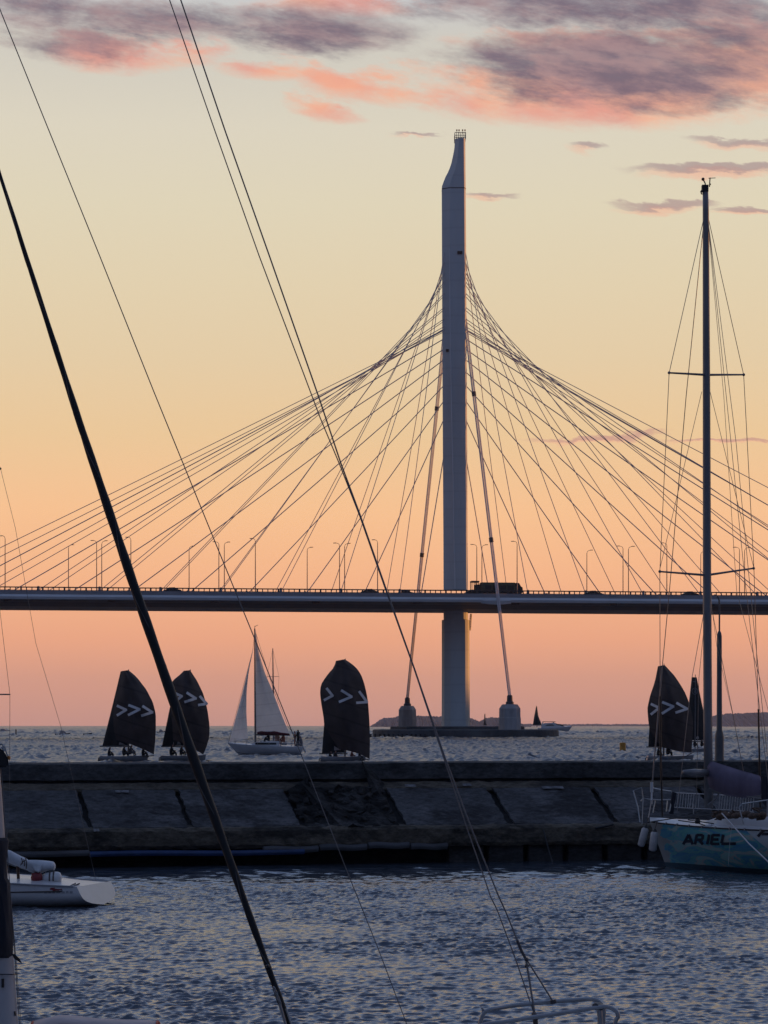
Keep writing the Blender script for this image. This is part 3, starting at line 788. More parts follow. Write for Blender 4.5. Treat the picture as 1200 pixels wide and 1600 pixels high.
_bodies = {}
def body(pose):
    if pose in _bodies: return _bodies[pose]
    if pose == 'stand':
        J = dict(pel=((0,0,.93),.15), wa=((0,0,1.08),.14), ch=((.01,0,1.33),.165), nk=((.01,0,1.50),.065), hd=((.03,0,1.60),.10), tp=((.03,0,1.72),.085),
                 sl=((0,.19,1.42),.075), el=((.03,.27,1.14),.05), hl=((.16,.25,.93),.04), sr=((0,-.19,1.42),.075), er=((.06,-.27,1.15),.05), hr=((.2,-.2,1.0),.04),
                 ll=((0,.1,.86),.10), kl=((.03,.11,.48),.07), al=((0,.11,.08),.05), fl=((.16,.12,.04),.045), lr=((0,-.1,.86),.10), kr=((.05,-.11,.48),.07), ar=((0,-.12,.08),.05), fr=((.16,-.13,.04),.045), ns=((.13,0,1.62),.022))
    else:
        J = dict(pel=((0,0,.12),.16), wa=((.02,0,.28),.15), ch=((.08,0,.52),.17), nk=((.12,0,.69),.065), hd=((.16,0,.79),.10), tp=((.17,0,.91),.085),
                 sl=((.08,.19,.61),.075), el=((.24,.25,.38),.05), hl=((.42,.16,.36),.04), sr=((.08,-.19,.61),.075), er=((.26,-.24,.40),.05), hr=((.44,-.12,.40),.04),
                 ll=((.05,.1,.12),.11), kl=((.45,.13,.30),.075), al=((.52,.13,-.06),.05), fl=((.66,.14,-.1),.045), lr=((.05,-.1,.12),.11), kr=((.44,-.14,.28),.075), ar=((.48,-.14,-.08),.05), fr=((.62,-.15,-.12),.045), ns=((.26,0,.81),.022))
    if pose == 'sit': J = {k: (c, r*(1.3 if k in ('pel','wa','ch','ll','lr','kl','kr') else 1.12)) for k, (c, r) in J.items()}
    ks = list(J); ed = [('pel','wa'),('wa','ch'),('ch','nk'),('nk','hd'),('hd','tp'),('hd','ns'),('ch','sl'),('sl','el'),('el','hl'),('ch','sr'),('sr','er'),('er','hr'),('pel','ll'),('ll','kl'),('kl','al'),('al','fl'),('pel','lr'),('lr','kr'),('kr','ar'),('ar','fr')]
    me = bpy.data.meshes.new('person_frame'); me.from_pydata([J[k][0] for k in ks], [(ks.index(a), ks.index(b)) for a, b in ed], [])
    o = bpy.data.objects.new('person_frame', me); COL.objects.link(o)
    sk = o.modifiers.new('skin', 'SKIN'); sk.use_smooth_shade = True
    for i, k in enumerate(ks): me.skin_vertices[0].data[i].radius = (J[k][1],)*2; me.skin_vertices[0].data[i].use_root = (k == 'pel')
    sb = o.modifiers.new('sub', 'SUBSURF'); sb.levels = 1; sb.render_levels = 1
    dg = bpy.context.evaluated_depsgraph_get(); r = bpy.data.meshes.new_from_object(o.evaluated_get(dg))
    bpy.data.objects.remove(o); r.name = 'person'
    hz = J['nk'][0][2] + .02
    r.materials.clear()
    for m in ('jacket', 'skin', 'jacket'): r.materials.append(M[m])
    for p in r.polygons:
        c = p.center
        p.material_index = 1 if (c.z > hz and c.x > J['hd'][0][0] - .03 and c.z < J['tp'][0][2] - .03) or min((c - Vector(J[k][0])).length for k in ('hl', 'hr')) < .07 else 0
    _bodies[pose] = r
    return r
def person(pos, face, pose, label, top='jacket', s=1.0, group=None, lower='jacket'):
    me = body(pose)
    o = bpy.data.objects.new('person', me); COL.objects.link(o)
    o.location = pos; o.rotation_euler = (0, 0, face); o.scale = (s, s, s)
    if top != 'jacket':
        me2 = me.copy(); me2.materials[0] = M[top]; o.data = me2
    return tag(o, label, 'person', group)

# ------------------------------------------------------------------ black-sailed racing boats
def racer(Y, stern_px, bow_px, wl_py, label, mast_px, head_py, gen=None, main=None, chev=(), boom=None, light=None, gfoot=0.0, ghead=0.0):
    c = P(stern_px, wl_py, Y); c.z = 0
    root = empty('racing_yacht', c, 0, label, 'sailboat', 'black sailed racing yachts')
    Lh = (bow_px - stern_px)/F*Y
    hu = Hull(Lh, Lh*.32, .52, .44, .46, .2, .1, .12, .85, 2.2)
    hh = hu.build(root, M['gelgrey'], M['gelgrey'])
    mz = hu.mid
    mb = MB(); mx = P(mast_px, 0, Y).x
    a = Vector((mx, Y, mz)); b = P(mast_px + .5, head_py, Y); mb.tube([a, a.lerp(b, .5), b], [.07, .06, .035], 8).build('mast', M['wire_dark'], root)
    if boom:
        p0, p1, py = boom; MB().tube([P(p0, py, Y + .5), P(p1, py + .3, Y + .05)], .055, 6).build('boom', M['wire_dark'], root)
    if main:
        o, fn = sail('mainsail', main[0], main[1], Y + .35, .35, M['sailmain'], root)
        if light:                                             # pale window cloth low in the mainsail
            lb = MB(); q = [P(x, y, Y + .22) for x, y in light]; lb.add(q, [tuple(range(len(q)))]); lb.build('sail_window', M['jacketwhite'], root, thick=.01)
    if gen:
        o, fn = sail('gennaker', gen[0], gen[1], Y - 1.0, 1.5, M['sailblack'], root, foot=gfoot, head=ghead)
        for ch in chev: chevron(fn, *ch, o)
        # sprit and tack
        tk = gen[1][-1]; MB().tube([P(bow_px - 14, wl_py - 8, Y), P(tk[0], tk[1] + 1.5, Y - .9)], .04, 6).build('bowsprit', M['wire_dark'], root)
    MB().tube([P(stern_px + 1, wl_py - 8, Y), P(stern_px - 3, wl_py - 6, Y), P(stern_px - 4, wl_py + 2, Y)], .05, 6).build('rudder', M['wire_dark'], root)
    return root, hu, c

YB = 188
racer(YB, 157, 232, 1190.5, 'leftmost black sail with three whole white arrows over a low grey hull', 200.5, 1046,
      gen=([(190,1048.5),(184,1073),(179,1098),(176.5,1123),(178,1143),(181,1156)], [(200.5,1047),(213,1057),(229,1078),(238.7,1097),(243.3,1114),(243.6,1135),(242.5,1158),(240.5,1179)]),
      main=([(188.5,1049),(178,1093),(160,1165.5)], [(200.5,1048),(201,1100),(201,1165)]), boom=(156, 203, 1166), light=[(180.5,1156.5),(181,1163.5),(196,1163.5)],
      chev=[((182.5,1102.5),(197,1109.2),(182.5,1118)), ((200.5,1101.5),(218,1108.3),(200,1117.5)), ((222.5,1103),(238,1113),(220.5,1118.5))], gfoot=-2)
racer(YB + 3, 252, 322, 1190, 'black sail crossed by the thick black stay, its white arrows partly hidden', 297, 1046,
      gen=([(287,1048),(279,1056.5),(270.5,1062),(266,1072),(265,1087),(266.3,1104),(269,1130),(270.5,1156)], [(297,1047),(308,1064),(318,1084.5),(324,1108),(327.3,1132),(327.5,1148),(323,1167),(317.5,1179)]),
      main=([(289,1049),(266,1103),(253,1166)], [(296,1048),(292,1100),(291,1165)]), boom=(252, 294, 1166.4), light=[(271,1157),(270.5,1163.5),(283,1163),(280,1158.5)],
      chev=[((271,1082),(284,1087.8),(272,1097.5)), ((291.5,1082),(306,1091.3),(288,1097)), ((312,1087.5),(323,1099.6),(309.5,1101.7))], gfoot=-2)
racer(YB - 3, 502, 572, 1192, 'widest black sail beside the white yacht, three white arrows, torn scoop at its foot', 539, 1029,
      gen=([(525,1032.5),(522,1042),(510,1056),(501.5,1070),(499.8,1083),(502.3,1102),(505.5,1120),(507,1135),(518,1153),(530,1171)], [(538.5,1030),(552.5,1039),(562.5,1050),(570,1070),(575,1095),(577.5,1130),(578,1160),(577.5,1186)]),
      main=([(526,1034),(508,1110),(503,1177)], [(538,1031),(541,1100),(541,1176)]), boom=(499, 543, 1177.5), light=[(522,1165.5),(522,1172.5),(533,1172)],
      chev=[((510,1075),(519.5,1087),(506,1094.3)), ((533,1078.5),(549.3,1088.6),(529.5,1097)), ((561,1080),(573.5,1097),(556.5,1098.2))], gfoot=-3)
racer(YB + 1, 1012, 1084, 1190.5, 'black sail with three white arrows left of the tall bare mast', 1037, 1037,
      gen=([(1028,1041),(1023.5,1064),(1015.5,1088),(1011.5,1107),(1012.6,1123),(1015,1140),(1024,1155),(1034,1167)], [(1038.5,1039),(1055,1057),(1069,1079),(1077,1098),(1082,1117.5),(1083.3,1135),(1081.5,1158),(1080.5,1175.5)]),
      main=([(1029,1042),(1016,1110),(1013,1166.5)], [(1037,1040),(1038,1100),(1037,1166)]), boom=(1010, 1039, 1167),
      chev=[((1016.8,1099.8),(1030,1106),(1016.8,1116.5)), ((1034.5,1097),(1052,1103.9),(1034,1115)), ((1056.8,1098),(1073.5,1107.6),(1055.3,1113.7))], gfoot=2)
r5, h5, c5 = racer(250, 1066, 1106, 1176, 'slim black mainsail with a round grey badge just left of the tall bare mast', 1086, 1054,
      main=([(1081,1058),(1076,1100),(1066,1156)], [(1088.7,1058.3),(1093.3,1083),(1100,1114),(1102,1157)]), boom=(1066, 1103, 1158.3), light=[(1081.5,1151),(1081.5,1154.5),(1092.5,1154),(1091,1150)])
rg = MB()
for R0, R1 in ((4.6, 3.9),):
    rows = [[P(1085.6 + math.cos(a)*R, 1080 + math.sin(a)*R*1.15, 249.7) for R in (R0, R1)] for a in np.linspace(0, 2*math.pi, 25)]
    rg.grid(rows)
rg.grid([[P(1085.6 - 1.5, y, 249.7), P(1085.6 + 1.5, y, 249.7)] for y in (1077.4, 1078.4)]).grid([[P(1085.6 + 1.0, y, 249.69), P(1085.6 + 1.9, y, 249.69)] for y in (1077.6, 1082.6)])
rg.grid([[P(1085.6 - 1.6, y, 249.7), P(1085.6 + 1.6, y, 249.7)] for y in (1079.8, 1080.7)]).grid([[P(1085.6 - 1.6, y, 249.7), P(1085.6 + 1.6, y, 249.7)] for y in (1081.9, 1082.8)])
rg.build('round_badge', M['emblem'], r5, thick=.005)
MB().grid([[P(x, y, 249.8) for x in (1082.5, 1087.6)] for y in (1064.6, 1065.6)]).build('sail_stripe', M['emblem'], r5, thick=.005)

sit = lambda px, py, Y, f, label, top='jacket', s=.86: person(P(px, py, Y), f, 'sit', label, top, s, 'crews of the boats')
sit(169, 1182, YB, 0, 'person in a dark jacket sitting alone at the stern under the leftmost black sail')
sit(192, 1180.5, YB - .2, .4, 'person in a dark jacket sitting amidships under the leftmost black sail')
sit(203, 1178.5, YB + .2, -.3, 'person in grey crouching under the boom of the leftmost black sail', 'jacketgrey')
sit(222, 1181, YB - .2, 0, 'person in black sitting farthest forward below the leftmost black sail')
sit(266, 1181, YB + 3, .2, 'person in a dark jacket sitting at the stern left of the thick black stay', s=1.05)
sit(282, 1179.5, YB + 3, -.4, 'person leaning forward amidships just left of the thick black stay')
sit(514, 1189, YB - 3, .2, 'person in black sitting at the stern below the widest black sail')
sit(522, 1188, YB - 3, -.5, 'second person from the stern below the widest black sail')
sit(548, 1187, YB - 3, .2, 'person in rust crouching forward below the widest black sail', 'jacketred')
sit(560, 1188, YB - 3, .0, 'person in black farthest forward below the widest black sail')
sit(1027, 1182, YB + 1, 0, 'person in black at the stern below the sail left of the tall mast')
sit(1042, 1179, YB + 1, .3, 'person in black amidships below the sail left of the tall mast')
sit(1084, 1166.5, 250, .1, 'left person on the boat with the round sail badge')
sit(1095, 1166.5, 250, .1, 'right person on the boat with the round sail badge, by the mast')

# ------------------------------------------------------------------ white cruising yacht under sail
YW = 226
c = P(475, 1180, YW); c.z = 0
wy = empty('cruising_yacht', c, math.pi, 'white yacht with grey white sails and a dark red boom cover', 'sailboat')
Lw = (475 - 355.5)/F*YW
hw = Hull(Lw, Lw*.3, 1.20, .98, .86, .3, 1.15, -.45, .7, 2.1)
hw.build(wy, M['gel'], M['gel'])
wl = MB()
for sd_ in (1, -1): wl.grid([[hw.pt(.02 + .95*i/24, .28 + d, sd_) + Vector((0, sd_*.012, 0)) for d in (0, .05)] for i in range(25)])
wl.build('boot_stripe', M['darkgel'], wy, world=False)
MB().loft([[(x, y*k, z) for y, z in ((-.85, .9), (-.7, 1.36 + dz), (.7, 1.36 + dz), (.85, .9))] for x, k, dz in ((2.4, 1, .05), (3.4, 1, .05), (4.9, .8, -.08), (5.5, .5, -.35))]).build('cabin', M['gel'], wy, world=False, bevel=.06)
MB().loft([[(x, .80*k + .02, z) for z in (1.08, 1.26)] for x, k in ((2.7, 1), (3.6, 1), (4.8, .83))], close=False).build('cabin_window', M['darkglass'], wy, world=False, thick=.02)
MB().tube([P(399, 1161, YW), P(398.5, 1070, YW), P(398, 982, YW)], [.10, .09, .06], 8).build('mast', M['wire_dark'], wy)
va = MB(); va.tube([P(398, 983, YW), P(398, 978, YW)], .025, 5); va.tube([P(398, 979, YW), P(403, 976.5, YW)], .025, 5); va.build('wind_vane', M['wire_dark'], wy)
MB().tube([P(399, 1148, YW), P(453, 1148.5, YW - .3)], .08, 6).build('boom', M['alu'], wy)
sail('mainsail', [(398.6,982),(399.2,1070),(400.5,1146)], [(398.9,982),(405,1022),(414,1052),(425,1077.5),(438,1112),(452,1146)], YW - .1, .9, M['sailwhite'], wy)
sail('jib', [(394.5,1017),(378,1085),(358,1160)], [(395.2,1017),(388.5,1050),(385.3,1080),(385,1115),(387.3,1153.5)], YW - .2, .8, M['sailwhite'], wy)
cv = MB(); G = []
for x, a, b in ((402,1143.5,1147),(408,1142.5,1148),(414,1142.3,1148.5),(420,1140.8,1149),(428,1142.3,1149),(438,1144,1149.4),(446,1145.3,1149.5),(452.5,1146.3,1148.8)):
    G.append([P(x, a, YW - .25), P(x, (a+b)/2, YW - .5), P(x, b, YW - .25), P(x, (a+b)/2, YW + .1)])
cv.loft(G).build('boom_cover', M['covered'], wy, smooth=True)
rgm = MB()
for q in ([(398.2,984),(427,1077),(450,1135),(473,1165)], [(398.2,984),(395,1016),(357,1160)], [(399,1000),(400.5,1160)], [(398,984),(405,1060),(404.5,1160)]): rgm.tube([P(x, y, YW + .2) for x, y in q], .022, 4)
rgm.build('rigging', M['wire_dark'], wy)
rl = MB()
for sgn in (1, -1):
    for t in (.05, .16, .3, .45, .6, .75, .9): a = hw.pt(t, 1, sgn); rl.tube([a, a + Vector((0, 0, .5))], .02, 5)
    for z in (.28, .5): rl.tube([hw.pt(t, 1, sgn) + Vector((0, 0, z)) for t in (.02, .16, .3, .45, .6, .75, .9, .985)], .014, 4)
rl.build('guard_rail', M['steel'], wy, world=False)
lf = MB(); lf.tube([P(466, 1148, YW), P(474.5, 1146, YW)], .09, 6); lf.build('life_ring_holder', M['gel'], wy)
MB().tube([P(472, 1164, YW + .6), P(477.5, 1176, YW + .6)], .10, 6).build('stern_ladder', M['gel'], wy)
for px, py, pose, f, top, s, txt in ((421, 1158, 'sit', 3.0, 'jacket', 1.0, 'person in black sitting by the mast end of the white yacht cockpit'), (432.5, 1160, 'sit', -1.2, 'skin', 1.0, 'person coloured orange as if lit by sunset under the dark red boom cover'),  # skin colour on the clothes stands in for orange sunset light
        (444, 1160, 'sit', 2.6, 'jacketred', .95, 'person in rust sitting under the outer end of the boom cover'), (461, 1167, 'stand', 3.1, 'jacketred', .92, 'person in rust standing nearest the boom end at the stern of the white yacht'),
        (466, 1167, 'stand', 2.6, 'jacket', 1.0, 'tallest person in black standing at the stern of the white yacht'), (472, 1166, 'sit', 3.0, 'jacketgrey', 1.15, 'person in grey seated at the very stern of the white yacht')):
    person(P(px, py, YW - .1), f, pose, txt, top, s, 'crews of the boats')

# a yacht farther out, its bare mast showing behind the white sails
YK = 310
c = P(448, 1168, YK); c.z = 0
ky = empty('sailing_yacht', c, math.pi, 'distant yacht hidden behind the white sails, only its bare mast standing clear', 'sailboat')
hk = Hull(3.6, 1.2, .8, .65, .6, .3, .4, .1, .7); hk.build(ky, M['gelgrey'])
MB().tube([P(427.5, 1160, YK), P(427, 1085, YK), P(426.2, 1013, YK)], [.13, .12, .06], 6).build('mast', M['lamp'], ky)
MB().tube([P(417, 1057.3, YK), P(436, 1057, YK)], .03, 5).build('spreader', M['lamp'], ky)
rgm = MB(); rgm.tube([P(426.2, 1014, YK), P(417, 1057.3, YK), P(424, 1160, YK)], .018, 4); rgm.tube([P(426.2, 1014, YK), P(436, 1057, YK), P(431, 1160, YK)], .018, 4); rgm.build('rigging', M['lamp'], ky)

# ------------------------------------------------------------------ small craft far out
def far_sail(px0, px1, top, bot, Y, label, m='sailmain'):
    c = P(px0, 0, Y); c.z = 0
    o = empty('distant_sailboat', c, 0, label, 'sailboat')
    Lh = (px1 - px0)/F*Y*1.15
    Hull(Lh, Lh*.3, .8, .7, .65, .2, .3, .1, .8).build(o, M['gelgrey'])
    w = px1 - px0; hx = px0 + w*.42
    sail('mainsail', [(hx - .8, top), (px0 + w*.16, (top + bot)/2), (px0, bot)], [(hx + .8, top), (px0 + w*.62, (top + bot)/2), (px1, bot)], Y, 1.0, M[m], o, nu=6, nv=10)
    MB().tube([P(hx + .6, bot + 3, Y), P(hx, top - 1, Y)], .1, 6).build('mast', M['wire_dark'], o)
    return o
far_sail(832.5, 846.5, 1104, 1133, 680, 'distant dark sail in front of the white motor yacht by the island')
far_sail(755.5, 760.5, 1116, 1133, 900, 'tiny dark sail on the horizon between pylon and anchor block')
ym = 1000; c = P(840, 0, ym); c.z = 0
my = empty('motor_yacht', c, 0, 'white motor yacht with a flybridge beyond the end of the concrete island', 'motor yacht')
hm_ = Hull(15.2, 4.2, 2.5, 2.0, 1.7, .5, 1.8, -.3, .9, 2.6); hm_.build(my, M['gel'], M['gel'])
loc = dict(parent=my, world=False)
MB().loft([[(x, y*k, z) for y, z in ((-1.8, 1.6), (-1.6, zt), (1.6, zt), (1.8, 1.6))] for x, zt, k in ((1.5, 3.2, 1), (3, 3.9, 1), (7.4, 4.0, 1), (9.5, 3.2, .9), (12.2, 2.3, .6))]).build('cabin', M['gel'], bevel=.2, **loc)
MB().loft([[(x, y, z + dz) for y, z in ((-1.7, 0), (-1.72, .0 + h), (1.72, h), (1.7, 0))] for x, dz, h in ((3.2, 2.5, .25), (4.2, 2.4, .8), (6, 2.5, .8), (7.2, 2.7, .3))]).build('side_window', M['darkglass'], **loc)
MB().loft([[(x, y*k, z + dz) for y, z in ((-1.66, 0), (-1.5, .55), (1.5, .55), (1.66, 0))] for x, dz, k in ((7.3, 3.2, 1), (9.0, 3.0, .95), (11.3, 2.5, .75))]).build('windscreen', M['darkglass'], **loc)
MB().box((2.2, -1.6, 4.35), (7.8, 1.6, 4.6)).build('flybridge_roof', M['jacket'], bevel=.08, **loc)
ra = MB()
for x in (2.4, 7.0): ra.tube([(x - .5, -1.2, 3.2), (x, -1.2, 4.4)], .18, 6); ra.tube([(x - .5, 1.2, 3.2), (x, 1.2, 4.4)], .18, 6)
ra.tube([(1.0, 0, 3.6), (.4, 0, 6.0)], .06, 5); ra.tube([(1.6, 0, 3.6), (1.2, 0, 5.2)], .06, 5); ra.build('radar_arch', M['gel'], **loc)
def runabout(px, py, Lm, Y, label, m, rz=0.0, wake=True, cab=True):
    c = P(px, py, Y); c.z = 0
    o = empty('motor_boat', c, rz, label, 'motor boat', 'small motor boats far out')
    Hull(Lm, Lm*.36, .9, .7, .65, .2, .5, .05, .9, 2.4).build(o, M[m], M['gelgrey'])
    if cab:
        MB().loft([[(x*Lm, y*Lm, z) for y, z in ((-.12, .7), (-.1, zt), (.1, zt), (.12, .7))] for x, zt in ((.3, 1.2), (.36, 1.55), (.55, 1.5), (.72, .95))]).build('windscreen', M['jacketwhite'], o, world=False)
    if wake:
        G = []; r = random.Random(int(px))
        for i in range(10):
            x = -i*.11*Lm*2; w = .12*Lm + i*.05*Lm; G.append([Vector((x, w*q, .10 + .35*r.random()*(1 - i/10))) for q in (-1, -.5, 0, .5, 1)])
        MB().grid(G).build('wake', M['foam'], o, world=False)
    return o
runabout(86, 1150, 4.2, 620, 'dark speedboat with a pale windscreen and foaming wake near the left edge', 'darkgel', .1)
runabout(130, 1151, 2.6, 640, 'low dark inflatable boat to the right of the speedboat near the left edge', 'darkgel', .0, False, False)
runabout(245, 1145, 3.0, 800, 'dark launch seen between the two leftmost black sails', 'darkgel', .0, False)
runabout(-6, 1144, 6.0, 960, 'pale grey cabin boat on the horizon at the left edge', 'gelgrey', .0, False)
c = P(25, 1150.5, 610); c.z = 0
mk = empty('channel_marker', c, 0, 'thin dark channel marker post standing in the sea near the left edge', 'channel marker')
MB().tube([(0,0,-.3),(0,0,1.5)], .16, 8).build('post', M['black'], mk, world=False); MB().lathe([(.3,-.2),(.34,0),(.3,.2)], (0,0,0), 10).build('float', M['black'], mk, world=False); MB().lathe([(.05,1.5),(.28,1.55),(.02,2.0)], (0,0,0), 8).build('topmark', M['black'], mk, world=False)
YBU = 252; c = P(973, 1176, YBU); c.z = 0
bu = empty('buoy', c, 0, 'yellow cylindrical buoy floating alone left of the tall bare mast', 'buoy')
MB().lathe([(.30,-.3),(.36,-.25),(.37,.1),(.345,.16),(.345,1.0),(.31,1.06),(.05,1.08)], (0,0,0), 20).build('float', M['yellow'], bu, world=False, smooth=True, auto=.5)
MB().lathe([(.375,.12),(.39,.15),(.39,.22),(.375,.25)], (0,0,0), 20).build('band', M['rubber'], bu, world=False)
MB().lathe([(.04,1.06),(.04,1.16),(.02,1.2)], (0,0,0), 8).build('lifting_eye', M['lamp'], bu, world=False)

# ------------------------------------------------------------------ the breakwater
def wall_mat(name, a, b, c, blotch=1.0, bump=.03):
    m = bpy.data.materials.new(name); m.use_nodes = True; t = m.node_tree; bs = t.nodes['Principled BSDF']; bs.inputs['Roughness'].default_value = .9
    bs.inputs['Specular IOR Level'].default_value = .25
    tc_ = t.nodes.new('ShaderNodeTexCoord'); mp = t.nodes.new('ShaderNodeMapping'); mp.inputs['Rotation'].default_value = (0, 0, -WALL_PHI); mp.inputs['Scale'].default_value = (.6, 1, 1.4)
    t.links.new(tc_.outputs['Object'], mp.inputs['Vector'])
    def nz(s, d, r=.6, lac=2.0):
        n = t.nodes.new('ShaderNodeTexNoise'); n.inputs['Scale'].default_value = s; n.inputs['Detail'].default_value = d; n.inputs['Roughness'].default_value = r
        t.links.new(mp.outputs['Vector'], n.inputs['Vector']); return n.outputs['Fac']
    def rp(f, p0, p1, c0, c1):
        r = t.nodes.new('ShaderNodeValToRGB'); r.color_ramp.elements[0].position = p0; r.color_ramp.elements[1].position = p1
        r.color_ramp.elements[0].color = (*c0, 1); r.color_ramp.elements[1].color = (*c1, 1); t.links.new(f, r.inputs['Fac']); return r.outputs['Color']
    def mx(f, x, y, bt='MIX'):
        n = t.nodes.new('ShaderNodeMix'); n.data_type = 'RGBA'; n.blend_type = bt
        if isinstance(f, float): n.inputs['Factor'].default_value = f
        else: t.links.new(f, n.inputs['Factor'])
        i = [q for q in n.inputs if q.type == 'RGBA']
        t.links.new(x, i[0]); t.links.new(y, i[1]); return [q for q in n.outputs if q.type == 'RGBA'][0]
    base_ = rp(nz(.9, 8, .65), .40, .60, a, b)
    stain = rp(nz(.75, 8, .72), .48, .57, (0, 0, 0), (1, 1, 1))
    fine = rp(nz(11, 7, .75), .36, .64, (.5,.5,.5), (1.25,1.25,1.25))
    dark = rp(nz(5, 4), .3, .7, c, tuple(x*1.6 for x in c))
    cc = mx(mx(.0, stain, stain) if False else stain, base_, dark) if blotch > 0 else base_
    cc = mx(1.0, cc, fine, 'MULTIPLY')
    t.links.new(cc, bs.inputs['Base Color'])
    bp = t.nodes.new('ShaderNodeBump'); bp.inputs['Distance'].default_value = bump; t.links.new(nz(3.5, 9, .7), bp.inputs['Height']); t.links.new(bp.outputs['Normal'], bs.inputs['Normal'])
    return m
WE = Vector((math.cos(WALL_PHI), math.sin(WALL_PHI), 0)); WN = Vector((math.sin(WALL_PHI), -math.cos(WALL_PHI), 0))
WO = Vector((0, WY, 0))
WP = lambda a, s, z: WO + WE*a + WN*s + Vector((0, 0, z))
def a_of(px, s):
    k = (px - 600)/F; o = WO + WN*s
    return (k*o.y - o.x)/(WE.x - k*WE.y)
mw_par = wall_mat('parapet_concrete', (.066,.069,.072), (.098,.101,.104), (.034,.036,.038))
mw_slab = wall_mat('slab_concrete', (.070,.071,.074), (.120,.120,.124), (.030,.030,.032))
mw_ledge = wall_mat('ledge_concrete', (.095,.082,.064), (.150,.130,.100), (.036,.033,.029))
mw_dark = wall_mat('wet_footing', (.012,.012,.013), (.026,.026,.027), (.008,.008,.009))
mw_rub = wall_mat('broken_slab', (.012,.012,.013), (.075,.074,.074), (.012,.012,.012), bump=.12)
brk = empty('breakwater', WP(0, 0, 0), WALL_PHI, 'dark weathered concrete breakwater with sloping slabs crossing the whole picture', 'breakwater')
r_ = random.Random(5)
def rough_strip(prof, a0, a1, step=.16, jit=.010, shear=0.0):
    """a strip of wall between a0 and a1 with a slightly uneven surface"""
    n = max(2, int((a1 - a0)/step)); rows = []
    for i in range(n + 1):
        a = a0 + (a1 - a0)*i/n; row = []
        for (s, z) in prof:
            da = .012*math.sin(9.7*s + a*3.1) + .009*math.sin(23*s + a*7.7) + r_.gauss(0, .009) if shear and i in (0, n) else 0
            row.append(WP(a + da + shear*(s - prof[0][0]), s + r_.gauss(0, jit), z + r_.gauss(0, jit*.7)))
        rows.append(row)
    return rows
def dens(prof, m=.14):
    out = []
    for (s0, z0), (s1, z1) in zip(prof, prof[1:]):
        n = max(1, int(math.hypot(s1 - s0, z1 - z0)/m))
        out += [(s0 + (s1-s0)*k/n, z0 + (z1-z0)*k/n) for k in range(n)]
    return out + [prof[-1]]
A0, A1 = -30, 34
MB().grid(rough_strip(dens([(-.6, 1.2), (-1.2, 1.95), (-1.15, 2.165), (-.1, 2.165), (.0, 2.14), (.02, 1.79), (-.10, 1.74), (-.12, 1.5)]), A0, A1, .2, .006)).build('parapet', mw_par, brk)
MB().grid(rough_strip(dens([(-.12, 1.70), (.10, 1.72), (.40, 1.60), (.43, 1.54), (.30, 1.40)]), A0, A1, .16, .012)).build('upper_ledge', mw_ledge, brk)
MB().grid(rough_strip(dens([(.32, 1.50), (1.80, .80), (1.80, .4)], .5), A0, A1, .5, .004)).build('backing', mw_dark, brk)
# sloping slabs, their joints seen in the photograph at these columns (top edge)
joints = [-1500, -1180, -860, -560, -330, -90, 124, 276, 447, 601, 766, 925, 1090, 1260, 1480, 1720, 2000, 2300]
for i, (p0, p1) in enumerate(zip(joints, joints[1:])):
    a0, a1 = a_of(p0, .42), a_of(p1, .42); gap = r_.uniform(.05, .13)
    broken = (p0 == 447)
    d = -.05 if broken else r_.uniform(-.012, .02)
    pr = [(.40, 1.585 + d), (.46, 1.575 + d), (1.70, .90 + d), (1.86, .83 + d), (1.90, .74 + d)]
    MB().grid(rough_strip(dens(pr, .10), a0 + gap*.5, a1 - gap, .12, .045 if broken else .007, .10)).build('sloping_slab', mw_rub if broken else mw_slab, brk, thick=.06)
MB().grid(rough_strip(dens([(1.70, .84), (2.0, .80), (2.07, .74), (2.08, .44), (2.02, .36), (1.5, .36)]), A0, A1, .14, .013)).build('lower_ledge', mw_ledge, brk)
MB().grid(rough_strip(dens([(1.7, .5), (1.62, .1), (1.60, -.8)], .2), A0, A1, .3, .02)).build('footing', mw_dark, brk)
fb = MB(); k = 0
for px in range(700, 1800, 62):
    a = a_of(px, 1.8); fb.loft([[WP(a + q, s, z) for q, s, z in ((0,1.6,zz),(.78,1.6,zz),(.78,1.9 + .02*math.sin(px),zz),(0,1.9 + .02*math.sin(px),zz))] for zz in (-.6, .355)])
fo = fb.build('footing_block', wall_mat('wet_block', (.035,.036,.038), (.060,.060,.062), (.02,.02,.02)), brk, bevel=.015); fo['kind'] = 'stuff'
rb = MB()
for i in range(46):                                                    # rubble and weed where the broken slab sank
    a = r_.uniform(a_of(455, 1), a_of(600, 1)); s = r_.uniform(.55, 1.7); z = 1.585 - (s - .4)*.53 + r_.uniform(-.02, .03)
    R = Matrix.Translation(WP(a + .1*(s-.4), s, z)) @ Matrix.Rotation(r_.uniform(0, 3), 4, Vector((r_.random(), r_.random(), r_.random()+.1)))
    q = r_.uniform(.03, .10); rb.box((-q*1.6, -q, -q*.6), (q*1.6, q, q*.6), R)
ro = rb.build('rubble', mw_rub, brk, bevel=.01); ro['kind'] = 'stuff'
for i, (px, s, z, l) in enumerate(((190, .46, 1.57, .3), (640, .46, 1.66, .25), (728, .30, 1.67, .2), (862, .43, 1.60, .5), (150, 2.0, .80, .12))):   # old droppings and lime on the ledge
    a = a_of(px, s); mb = MB(); mb.grid([[WP(a + l*(u - .5), s + .02 + .12*v*(1 + .3*math.sin(9*u)), z + .012 - .05*v) for u in np.linspace(0, 1, 9)] for v in (0, .5, 1)])
    mb.build('lime_stain', mat('lime', (.20,.20,.21), .9, .6, 8), brk)
